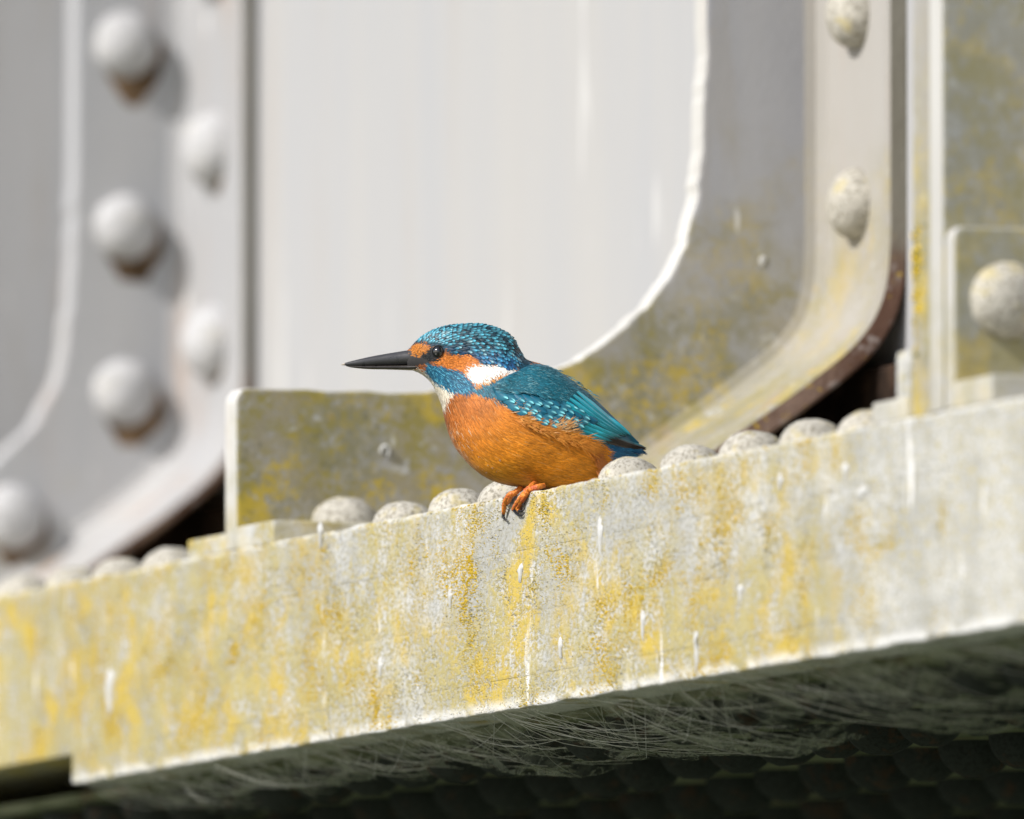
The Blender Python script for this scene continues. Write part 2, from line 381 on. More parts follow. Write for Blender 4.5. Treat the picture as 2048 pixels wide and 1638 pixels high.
# free outer edge of the curved bracket and its inner, cranked edge, read on the plane of the middle one
oc_px = [(900, 774), (1000, 770), (1075, 756), (1135, 731), (1205, 688), (1265, 638), (1315, 585), (1353, 525),
         (1378, 460), (1393, 380), (1403, 290), (1409, 180), (1413, 60)]
oc = [tuple(bp(x, y, 1, Y_MID)[[0, 2]]) for x, y in oc_px]
st_px = [(1776, 400), (1775, 470), (1768, 560), (1745, 630), (1700, 690), (1630, 748), (1560, 800), (1490, 848), (1400, 912)]
st = [tuple(bp(x, y, 1, Y_MID-0.10)[[0, 2]]) for x, y in st_px]
st[0] = (0.354, st[0][1]); st[1] = (0.354, st[1][1])
def knee_bracket(y_front, mat, rivets_face, rivets_strip, name_label):
    left_top = bp(470, 775, 1, Y_MID)[2]
    inner = [(0.354, TOPZ)] + [tuple(p) for p in spline(st, 4)]
    x_end, z_end = inner[-1]; dx, dz = inner[-1][0]-inner[-3][0], inner[-1][1]-inner[-3][1]
    tt = (0.0-z_end)/dz; inner.append((x_end+dx*tt, 0.0005))
    outer = [(0.0008, 0.0005), (0.0006, left_top-0.008), (0.0012, left_top-0.005), (0.0042, left_top-0.0008), (0.008, left_top)]
    crv = [tuple(p) for p in spline(oc, 9)]
    outer += [(0.03+0.012*i, left_top+0.0006*math.sin(i*2.1)) for i in range(8)]
    crv = [(x+0.0016*fbm((x, z, y_front), 75, 4), z+0.0016*fbm((z, x, y_front), 75, 4)) for x, z in crv]
    outer += crv + [(crv[-1][0]+0.004, TOPZ)]
    pts = outer + inner
    b = extrude_outline('bracket', pts, y_front, 0.020, mat, girder, 0.002, M_FAR if mat is M_FAR else M_PALE)
    # cranked strip standing out from the bracket: 10 cm deep, follows the inner edge
    path = [np.array(p) for p in inner]; V = []; Fc = []
    th = 0.008 if mat is M_FAR else 0.0135
    nrm = []
    for i in range(len(path)):
        d = path[min(i+1, len(path)-1)]-path[max(i-1, 0)]; d = d/np.linalg.norm(d)
        nrm.append(np.array([-d[1], d[0]]))       # to the web side
    for p, n_ in zip(path, nrm):
        q = p+n_*th
        ya, yb = y_front-0.10, y_front+0.004
        f_ = lambda o_: (p[0]-n_[0]*o_, p[1]-n_[1]*o_)
        a3, a2, a1 = f_(0.016), f_(0.006), f_(0.0012)
        V += [(a3[0], y_front+0.0015, a3[1]), (a2[0], y_front-0.0022, a2[1]), (a1[0], y_front-0.0085, a1[1]), (p[0], y_front-0.020, p[1]), (p[0], ya+0.002, p[1]), (p[0]+n_[0]*0.002, ya, p[1]+n_[1]*0.002), (q[0]-n_[0]*0.002, ya, q[1]-n_[1]*0.002), (q[0], ya+0.002, q[1]), (q[0], yb, q[1])]
    k = 9
    for i in range(len(path)-1):
        for j in range(k):
            Fc.append((i*k+j, i*k+(j+1) % k, (i+1)*k+(j+1) % k, (i+1)*k+j))
    me = mesh('cranked_strip', V, Fc); me.materials.append(M_FSTRIP if mat is M_FAR else M_STRIP); me.materials.append(M_RUST)
    for f in me.polygons:
        j = f.index % k
        if j in (5, 6, 7): f.material_index = 1
    bm = bmesh.new(); bm.from_mesh(me); bmesh.ops.recalc_face_normals(bm, faces=bm.faces); bm.to_mesh(me); bm.free()
    link('cranked_strip', me, None, b)
    for (x, z, s) in rivets_face: rivet(RVG[0], (x, y_front, z), (0, -1, 0), b, s)
    for (z, s) in rivets_strip: rivet(RVG[1] if mat is M_FAR else RV[1], (0.354, y_front-0.052, z), (-1, 0, 0), b, s*1.13)
    return b

mid_strip = [(float(bp(1712, y, 0, 0.354)[2]), 1.0) for y in (-330, 28, 408)]
bracket_mid = knee_bracket(Y_MID, M_BRK, [], mid_strip, '')
fr = [(float(bp(x, y, 1, Y_FAR)[0]), float(bp(x, y, 1, Y_FAR)[2]), 1.0) for x, y in ((252, -280), (250, 90), (250, 455), (248, 785), (25, 1035))]
far_strip = [(float(bp(408, y, 0, 0.354)[2]), 1.0) for y in (-80, 305, 690)]
bracket_far = knee_bracket(Y_FAR, M_FAR, fr, far_strip, '')
# angle legs that tie the middle and far brackets to the flange
def foot_angles(yf, b, rv=True):
    boxm('angle_leg', 0.0009, 0.24, yf-0.062, yf+0.001, -0.0005, 0.0125, M_EDGE, b)
    boxm('angle_leg', 0.0012, 0.24, yf+0.019, yf+0.085, -0.0005, 0.0105, M_EDGE, b)
    pl = [(float(x)-0.012, float(z)+0.012) for x, z in spline(st, 2)]
    z_, x_ = pl[-1][1], pl[-1][0]
    extrude_outline('void_shade_plate', [(0.3655, 0.011)]+[(0.3655, pl[0][1])]+pl+[(x_-z_*1.1, 0.011)], yf+0.022, 0.008, M_VOID, b, 0.0008, M_VOID)  # dark sheet added behind the cutout to blacken the shaded gap
    if rv:
        p = bp(690, 1035, 1, yf-0.034)
        rivet(RV[2], (float(p[0]), yf-0.034, 0.012), (0, 0, 1), b, 1.08)
foot_angles(Y_MID, bracket_mid)
foot_angles(Y_FAR, bracket_far, False)
# near stiffener: full-height plate, its backing plate and the angle riveted to its foot
near = extrude_outline('transverse_or_shade_plate', [(0.0, 0.0005), (0.36, 0.0005), (0.36, TOPZ), (0.0, TOPZ)], Y_NEAR, 0.019, M_NEAR, girder)
boxm('backing_plate', 0.0035, 0.36, Y_NEAR+0.0195, Y_NEAR+0.052, 0.0, TOPZ, M_STRIP, near)
zt = float(bp(1900, 452, 1, Y_NEAR-0.013)[2]); zb = float(bp(1960, 745, 1, Y_NEAR-0.075)[2])
extrude_outline('angle_leg', [(0.0012, 0.001), (0.33, 0.001), (0.33, zt), (0.006, zt), (0.0025, zt-0.0018), (0.0012, zt-0.006)], Y_NEAR-0.0135, 0.0138, M_NEAR, near, 0.0022)
boxm('angle_leg', 0.0006, 0.33, Y_NEAR-0.068, Y_NEAR-0.0130, -0.0004, zb, M_PALE, near)
boxm('angle_leg', 0.0010, 0.30, Y_NEAR+0.0520, Y_NEAR+0.104, -0.0004, 0.0115, M_PALE, near)
boxm('angle_leg', 0.0016, 0.30, Y_NEAR+0.0515, Y_NEAR+0.072, 0.0, 0.036, M_EDGE, near, 0.003)
p = bp(2012, 600, 1, Y_NEAR-0.0135)
rivet(RV[0], tuple(p), (0, -1, 0), near, 1.12)
# plain plate added behind the far bracket, its grey standing in for shade
boxm('transverse_or_shade_plate', 0.0, 0.36, Y_FAR+0.22, Y_FAR+0.24, 0.0005, TOPZ, M_FAR, girder)
# web, dark angle added at its foot to blacken the void, top flange
boxm('web_plate', XW, XW+0.014, -5.0, 9.0, -0.0005, TOPZ, M_WEB, girder)
boxm('root_shade_angle', 0.350, 0.3656, Y_NEAR+0.054, 4.0, 0.0, 0.105, M_VOID, girder)
boxm('top_flange_plate', 0.05, 0.66, -5.0, 9.0, TOPZ, TOPZ+0.05, M_WEB, girder)

# underside: soffit plate with rows of rivets
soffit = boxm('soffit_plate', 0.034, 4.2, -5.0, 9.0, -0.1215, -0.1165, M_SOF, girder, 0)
def pix(p):
    v = np.array(p)-C; z = v@F; return 1024+FPX*(v@R)/z, 819-FPX*(v@U)/z
cand = []
for i in range(16):
    X = 0.062+0.125*i
    for j in range(-80, 110):
        Y = 0.0365*2*j+(0.0365 if i % 2 else 0)
        px, py = pix((X, Y, -0.13))
        if -60 < px < 2110 and py < 1730: cand.append((X, Y))
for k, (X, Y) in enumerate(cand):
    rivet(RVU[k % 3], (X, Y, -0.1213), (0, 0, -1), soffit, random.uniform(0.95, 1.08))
print('soffit rivets', len(cand), 'Y', Y_MID, Y_FAR, Y_NEAR)

# ------------------------------------------------------------------ the kingfisher
# Laid out in side view (photo pixels as a drawing grid: 3690 px = 1 m) with its own depth w, then stood on the flange edge.
SB = 3690.0
BD = 0.033                                        # the bird's mid plane lies this far behind the origin
PB = C + (DIST+BD)*(F + (1028-1024)/FPX*R - (990-819)/FPX*U)
def B(px, py, w):
    px, py, w = np.asarray(px, float), np.asarray(py, float), np.asarray(w, float)
    return PB + ((px-1028)/SB)[..., None]*R - ((py-990)/SB)[..., None]*Zv - (w/SB)[..., None]*Fh
def unB(P):
    v = np.asarray(P)-PB; return 1028+SB*(v@R), 990-SB*(v@Zv), -SB*(v@Fh)

bird = empty('kingfisher'); 
tag(bird, 'kingfisher with orange breast and spotted blue wing perched on the girder edge', 'bird')

rings = [  # top x,y   bottom x,y   half width
    (812, 702, 816, 738, 13), (824, 691, 832, 742, 22), (840, 677, 850, 752, 32), (862, 663, 867, 771, 41), (890, 653, 878, 795, 48),
    (925, 648, 886, 818, 54), (962, 648, 890, 838, 60), (994, 656, 896, 860, 67), (1019, 670, 905, 884, 76), (1035, 693, 920, 907, 85),
    (1052, 718, 942, 931, 93), (1085, 729, 970, 953, 99), (1125, 748, 1005, 967, 102), (1165, 778, 1050, 974, 100), (1200, 810, 1108, 981, 90),
    (1228, 842, 1165, 980, 74), (1250, 866, 1205, 962, 52), (1268, 886, 1235, 936, 30), (1282, 898, 1262, 920, 12)]
RA = np.array(rings, float)
NS, NTH = 110, 72
def cr(A, n):
    P = np.vstack([2*A[0]-A[1], A, 2*A[-1]-A[-2]]); m = len(A)
    t = np.linspace(0, m-1-1e-9, n); i = t.astype(int); f = (t-i)[:, None]
    a, b, c, d = P[i], P[i+1], P[i+2], P[i+3]
    return 0.5*(2*b+(c-a)*f+(2*a-5*b+4*c-d)*f*f+(3*b-a-3*c+d)*f**3)
RS = cr(RA, NS)
th = np.linspace(0, 2*np.pi, NTH, endpoint=False)   # 0 = top, pi/2 = the side towards the lens
ct, sn = np.cos(th), np.sin(th)
cx = (RS[:, 0]+RS[:, 2])/2; cy = (RS[:, 1]+RS[:, 3])/2; hx = (RS[:, 0]-RS[:, 2])/2; hy = (RS[:, 1]-RS[:, 3])/2
se = lambda v, e: np.sign(v)*np.abs(v)**e
GX = cx[:, None]+hx[:, None]*ct[None]; GY = cy[:, None]+hy[:, None]*ct[None]
sl = np.linspace(0, 1, NS)[:, None]
# cross-section: a little fuller than an ellipse, the widest place lies low on the neck (cheek and breast), pinched between
GW = RS[:, 4][:, None]*se(sn, 0.85)[None]
headw = np.exp(-((sl-0.30)/0.07)**2)*np.exp(-((ct[None]+0.05)/0.35)**2)*6
GW = GW*(1+0.0*sl) - se(sn, 1)[None]*headw
SURF = B(GX, GY, GW)                               # NS x NTH x 3
def surf(s, t):
    """bilinear sample of the body: s in 0..1, t in 0..1 round"""
    a = np.clip(s, 0, 0.99999)*(NS-1); i = a.astype(int); f = (a-i)[:, None]
    b = (t % 1.0)*NTH; j = b.astype(int) % NTH; g = (b-np.floor(b))[:, None]; j2 = (j+1) % NTH; i2 = np.minimum(i+1, NS-1)
    return SURF[i, j]*(1-f)*(1-g)+SURF[i2, j]*f*(1-g)+SURF[i, j2]*(1-f)*g+SURF[i2, j2]*f*g
def frame(s, t):
    p = surf(s, t); ds = surf(np.minimum(s+0.012, 0.9999), t)-surf(np.maximum(s-0.012, 0), t)
    dt = surf(s, t+0.012)-surf(s, t-0.012)
    ds /= np.linalg.norm(ds, axis=1)[:, None]+1e-12
    n = np.cross(ds, dt); n /= np.linalg.norm(n, axis=1)[:, None]+1e-12
    return p, ds, n
# outward sign of the normal
_p, _d, _n = frame(np.array([0.5]), np.array([0.25])); NSG = 1.0 if (_n[0]@(-Fh)) > 0 else -1.0

def inpoly(x, y, P):
    P = np.array(P, float); r = np.zeros(x.shape, bool); j = len(P)-1
    for i in range(len(P)):
        xi, yi = P[i]; xj, yj = P[j]
        c = ((yi > y) != (yj > y)) & (x < (xj-xi)*(y-yi)/(yj-yi+1e-9)+xi); r ^= c; j = i
    return r
CROWN = [(805, 640), (1060, 640), (1062, 728), (1050, 742), (1030, 739), (1000, 733), (960, 731), (952, 722), (938, 713), (900, 711), (886, 700), (862, 694), (850, 690), (836, 686), (822, 697), (805, 697)]
LORE_O = [(818, 699), (826, 688), (840, 687), (852, 692), (858, 700), (848, 708), (836, 712), (822, 712)]
LORE_B = [(848, 706), (858, 697), (870, 694), (892, 704), (888, 716), (876, 722), (862, 724), (846, 719), (838, 712)]
CHEEK = [(862, 725), (872, 722), (890, 711), (915, 713), (936, 712), (948, 722), (960, 730), (957, 736), (940, 738), (930, 746), (922, 747), (905, 741), (888, 735), (868, 730)]
WHITE = [(926, 745), (934, 737), (950, 733), (1000, 733), (1022, 737), (1036, 744), (1028, 747), (1000, 752), (965, 765), (948, 769), (936, 759)]
WHITE_RIM = [(944, 775), (962, 765), (1000, 751), (1028, 746), (1037, 745), (1028, 750), (995, 760), (968, 771), (952, 777)]
MALAR = [(848, 736), (856, 730), (866, 731), (888, 736), (905, 742), (924, 749), (934, 760), (946, 771), (954, 778), (944, 784), (930, 790), (920, 786), (904, 786), (880, 773), (860, 757), (847, 745)]
THROAT = [(812, 736), (830, 736), (847, 744), (860, 757), (880, 773), (904, 786), (898, 792), (888, 806), (870, 812), (850, 775), (822, 755)]
GAPE = [(805, 700), (819, 700), (824, 711), (838, 712), (850, 719), (868, 726), (850, 730), (834, 734), (812, 738), (805, 738)]
SIDE_B = [(936, 772), (946, 772), (970, 768), (1000, 758), (1036, 746), (1062, 730), (1300, 700), (1300, 905), (1240, 905), (1150, 870), (1070, 850), (1010, 812), (990, 800), (975, 798), (958, 792), (944, 788)]
VENT = [(1200, 872), (1218, 880), (1250, 880), (1310, 900), (1300, 990), (1222, 990), (1212, 940), (1205, 900)]

def plumage_color(px, py, n):
    """base colours by feather tract, with ragged borders"""
    jx, jy = px+rng.normal(0, 2.0, n), py+rng.normal(0, 2.0, n)
    r = rng.random(n)[:, None]
    lo = np.clip((py-800)/160, 0, 1)[:, None]
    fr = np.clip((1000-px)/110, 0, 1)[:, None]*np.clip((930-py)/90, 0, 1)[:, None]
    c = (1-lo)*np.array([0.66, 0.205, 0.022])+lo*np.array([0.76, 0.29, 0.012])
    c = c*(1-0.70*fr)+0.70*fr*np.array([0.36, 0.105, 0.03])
    belly = np.clip((py-905-0.20*(px-960))/50, 0, 1)[:, None]*np.clip((1130-px)/120, 0, 1)[:, None]
    c = c*(1-belly*0.6)+belly*0.6*np.array([0.66, 0.36, 0.03])
    c = c*(0.66+0.56*r)
    hi = rng.random(n)[:, None] > 0.95; c = np.where(hi, c*0.7+np.array([0.22, 0.14, 0.06]), c)
    jit = np.array([noise.fractal(Vector((a_*0.020-b_*0.012, a_*0.030+b_*0.055, 2.0)), 1.0, 2.0, 3) for a_, b_ in zip(px, py)])[:, None]
    c = c*np.clip(1+0.40*jit, 0.6, 1.25)
    wet = (np.clip((940-px)/40, 0, 1)*np.clip((py-820)/30, 0, 1)*0.13)[:, None] > rng.random((n, 1)); c = np.where(wet, np.array([0.66, 0.46, 0.30]), c)
    back = c*0+np.array([0.012, 0.12, 0.19])*(0.6+0.9*r)
    def put(P, base, var=0.5, hl=None, ph=0.15):
        nonlocal c
        m = inpoly(jx, jy, P)[:, None]; col_ = np.array(base)*(1-var+2*var*rng.random((n, 1)))
        if hl is not None: col_ = np.where(rng.random((n, 1)) < ph, np.array(hl), col_)
        c = np.where(m, col_, c)
    put(SIDE_B, (0.020, 0.125, 0.185), 0.5, (0.06, 0.26, 0.33), 0.15)
    put(VENT, (0.008, 0.10, 0.24), 0.4, (0.02, 0.20, 0.40), 0.2)
    put(THROAT, (0.80, 0.74, 0.60), 0.12)
    put(CROWN, (0.008, 0.045, 0.075), 0.5, (0.02, 0.13, 0.22), 0.25)
    put(CHEEK, (0.66, 0.20, 0.022), 0.3)
    put(MALAR, (0.012, 0.110, 0.20), 0.6, (0.10, 0.42, 0.58), 0.22)
    put(WHITE_RIM, (0.58, 0.24, 0.05), 0.3)
    put(WHITE, (0.86, 0.84, 0.79), 0.05)
    put(LORE_B, (0.010, 0.014, 0.016), 0.4)
    put(LORE_O, (0.58, 0.20, 0.02), 0.35)
    put(GAPE, (0.046, 0.044, 0.045), 0.1)
    return c

def mat_feather(name, rough=0.55, spec=0.3):
    g = NT(name); a = g.n.new('ShaderNodeVertexColor'); a.layer_name = 'tint'
    g.fin(a.outputs[0], rough, spec)
    try: g.p.inputs['Sheen Weight'].default_value = 0.12; g.p.inputs['Sheen Roughness'].default_value = 0.4
    except Exception: pass
    return g.m
M_PLUM = mat_feather('plumage_barbs')
M_VANE = mat_feather('feather_vanes', 0.42, 0.4)

# body: one continuous closed skin under the feathers
bv = SURF.reshape(-1, 3); bf = []
for i in range(NS-1):
    for j in range(NTH):
        a = i*NTH+j; b = i*NTH+(j+1) % NTH; bf.append((a, b, b+NTH, a+NTH))
bv = np.vstack([bv, SURF[0].mean(0), SURF[-1].mean(0)]); n0 = len(bv)-2
for j in range(NTH):
    bf.append((n0, (j+1) % NTH, j)); bf.append((n0+1, (NS-1)*NTH+j, (NS-1)*NTH+(j+1) % NTH))
me = mesh('body', bv, bf); bx, by, bw = unB(bv)
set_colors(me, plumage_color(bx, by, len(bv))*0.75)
body = link('body', me, M_PLUM, bird, True)
body_bvh = BVHTree.FromPolygons([tuple(v) for v in bv], bf)
inv = [Vector(v) for v in (R, Zv, Fh)]

def blades(name, s, t, L, W, lift, colr, mat, parent, sway=0.25, tipc=None, curl=0.0):
    """thin pointed barbs lying along the body, root under, tip lifted"""
    n = len(s); p, d, nn = frame(s, t); nn = nn*NSG
    side = np.cross(nn, d); d = d+side*(rng.normal(0, sway, n)[:, None]); d /= np.linalg.norm(d, axis=1)[:, None]
    side = np.cross(nn, d)
    # step along the skin so that the tip follows its curve
    seglen = np.linalg.norm(surf(np.minimum(s+0.02, .9999), t)-surf(s, t), axis=1)/0.02+1e-5
    ptip_s = np.minimum(s+L/seglen, 0.9999)
    q = surf(ptip_s, t+0.0); dev = q-(p+d*L[:, None]); dn = np.clip((dev*nn).sum(1), -L*0.6, L*0.6)
    tip = p+d*L[:, None]+nn*(dn+lift)[:, None]
    mid = p+d*(0.5*L)[:, None]+nn*(0.35*dn+0.75*lift)[:, None]
    root = p-nn*0.0002
    V = np.empty((n, 4, 3)); V[:, 0] = root; V[:, 1] = mid+side*(W/2)[:, None]; V[:, 2] = mid-side*(W/2)[:, None]; V[:, 3] = tip
    idx = np.arange(n)*4
    Fc = np.concatenate([np.stack([idx, idx+1, idx+2], 1), np.stack([idx+1, idx+3, idx+2], 1)])
    me = bpy.data.meshes.new(name); me.from_pydata(V.reshape(-1, 3).tolist(), [], Fc.tolist()); me.update()
    cc = np.repeat(colr[:, None, :], 4, 1)
    cc[:, 0] *= 0.8
    if tipc is not None: cc[:, 3] = tipc
    set_colors(me, cc.reshape(-1, 3))
    o = link(name, me, mat, parent); o['kind'] = 'stuff'; return o

# area-weighted scatter
da = np.linalg.norm(np.cross(np.roll(SURF, -1, 1)[:-1]-SURF[:-1], SURF[1:]-SURF[:-1]), axis=2)
pr = (da/da.sum()).ravel()
def scatter(n):
    k = rng.choice(len(pr), n, p=pr); i, j = k//NTH, k % NTH
    return (i+rng.random(n))/(NS-1), ((j+rng.random(n))/NTH)
s, t = scatter(90000)
P0 = surf(s, t); x0, y0, w0 = unB(P0)
head = x0 < 1050; head &= y0 < 735
L = np.where(y0 < 735, 0.0024, np.where(y0 < 800, 0.0036, 0.0072))*rng.uniform(0.7, 1.3, len(s))
L = np.where(x0 < 860, L*0.55, L)
white = inpoly(x0, y0, WHITE); L = np.where(white, L*0.8, L)
W = np.where(y0 < 800, 0.00036, 0.00042)*rng.uniform(0.6, 1.3, len(s))
lift = np.where(y0 < 800, 0.00030, 0.00036)*rng.uniform(0.2, 1.4, len(s))
eye_d = np.hypot(x0-877, y0-706); keep = (eye_d > 13) & (s < 0.97) & (x0 > 820) & ~inpoly(x0, y0, GAPE)
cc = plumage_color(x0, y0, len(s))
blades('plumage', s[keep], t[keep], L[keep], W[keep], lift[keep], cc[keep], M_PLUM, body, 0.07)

# small rounded feathers (crown, wing coverts): a fan with a bright tip spot
def scales(name, p, d, nn, L, W, base, spot, mat, parent, spotw=0.34, lift=0.0003, first=2, halo=0.30, kind='stuff'):
    n = len(p); side = np.cross(nn, d)
    us = np.array([0.0, 0.30, 0.62, 0.86, 1.0]); hw = np.array([0.45, 0.95, 1.0, 0.72, 0.22])
    cols_ = 5; vs2 = np.array([-1, -0.34, 0.0, 0.34, 1.0])
    V = np.empty((n, len(us), cols_, 3)); Cc = np.empty((n, len(us), cols_, 3))
    for a, u in enumerate(us):
        for b, v in enumerate(vs2):
            V[:, a, b] = p+d*(u*L)[:, None]+side*(v*hw[a]*W/2)[:, None]+nn*(lift*(0.25+0.9*u)-0.18*W*v*v)[:, None]
            k = 1.0 if (a >= first and abs(v) <= spotw) else (halo if (a >= first-1 and abs(v) <= 0.55) else 0.0)
            if a < first: k *= 0.6
            Cc[:, a, b] = base*(1-k)+spot*k
    m = len(us)*cols_; idx = np.arange(n)[:, None]*m; Fl = []
    for a in range(len(us)-1):
        for b in range(cols_-1):
            q = a*cols_+b; Fl.append(np.concatenate([idx+q, idx+q+1, idx+q+1+cols_, idx+q+cols_], 1))
    me = bpy.data.meshes.new(name); me.from_pydata(V.reshape(-1, 3).tolist(), [], np.concatenate(Fl).tolist()); me.update()
    set_colors(me, Cc.reshape(-1, 3)); o = link(name, me, mat, parent, True)
    if kind: o['kind'] = kind
    return o
# crown
ss, tt_ = [], []
for i in range(34):
    sv_ = 0.035+0.50*i/34
    for j in range(72):
        ss.append(sv_+rng.normal(0, 0.0014)); tt_.append((j+(0.5 if i % 2 else 0))/72+rng.normal(0, 0.0016))
ss, tt_ = np.array(ss), np.array(tt_)
p, d, nn = frame(ss, tt_); nn = nn*NSG; x0, y0, w0 = unB(p)
CROWN2 = [(818, 640), (1060, 640), (1062, 726), (1052, 738), (1030, 737), (1000, 731), (962, 729), (950, 718), (938, 711), (902, 709), (888, 698), (864, 692), (850, 688), (836, 685), (822, 694)]
k = inpoly(x0+rng.normal(0, 1.2, len(x0)), y0+rng.normal(0, 1.2, len(x0)), CROWN2) & (np.hypot(x0-877, y0-706) > 15) & (x0 > 822)
p, d, nn, x0, y0 = p[k], d[k], nn[k], x0[k], y0[k]; n = len(p)
low = np.clip((y0-690-(x0-900)*0.05)/30, 0, 1)[:, None]
base = np.array([0.004, 0.022, 0.034])*(0.6+0.9*rng.random((n, 1)))*(1-low)+low*np.array([0.005, 0.045, 0.12])*(0.5+1.1*rng.random((n, 1)))
br = rng.random((n, 1)); spot = (np.array([0.10, 0.46, 0.60])*(1-low)+low*np.array([0.03, 0.26, 0.52]))*(0.55+1.1*br)
pale = rng.random((n, 1)) > 0.91; spot = np.where(pale, np.array([0.38, 0.72, 0.80]), spot)
dk = rng.random((n, 1)) < (0.22+0.40*np.clip((y0-682)/22, 0, 1)*np.clip((945-x0)/40, 0, 1))[:, None]; spot = np.where(dk, base*1.6, spot)
scales('crown_feathers', p, d, nn, np.full(n, 0.0044)*rng.uniform(0.85, 1.15, n), np.full(n, 0.0028)*rng.uniform(0.85, 1.1, n), base, spot, M_VANE, body, 0.30, 0.0006, 3, 0.5)

# ---------------- wings
def body_w(px, py):
    o = B(np.array(px), np.array(py), np.array(400.0)); h = body_bvh.ray_cast(Vector(o), Vector(Fh))
    if h[0] is None: return None
    return float(unB(np.array(h[0]))[2])
# smooth depth field of the folded wing over the flank
gx = np.arange(960, 1330, 6.0); gy = np.arange(700, 940, 6.0)
DF = np.full((len(gx), len(gy)), np.nan)
for i, a in enumerate(gx):
    for j, b in enumerate(gy):
        v = body_w(a, b)
        if v is not None: DF[i, j] = v
known = ~np.isnan(DF); D0 = np.where(known, DF, 22.0)
for it in range(260):
    pad = np.pad(D0, 1, mode='edge'); avg = (pad[:-2, 1:-1]+pad[2:, 1:-1]+pad[1:-1, :-2]+pad[1:-1, 2:])/4
    D0 = np.where(known, DF if it < 200 else 0.5*DF+0.5*avg, avg)
D0 = np.maximum(D0, 16.0)
def wing_w(px, py):
    a = np.clip((px-gx[0])/6.0, 0, len(gx)-1.001); b = np.clip((py-gy[0])/6.0, 0, len(gy)-1.001)
    i, j = a.astype(int), b.astype(int); f, g_ = a-i, b-j
    return D0[i, j]*(1-f)*(1-g_)+D0[i+1, j]*f*(1-g_)+D0[i, j+1]*(1-f)*g_+D0[i+1, j+1]*f*g_

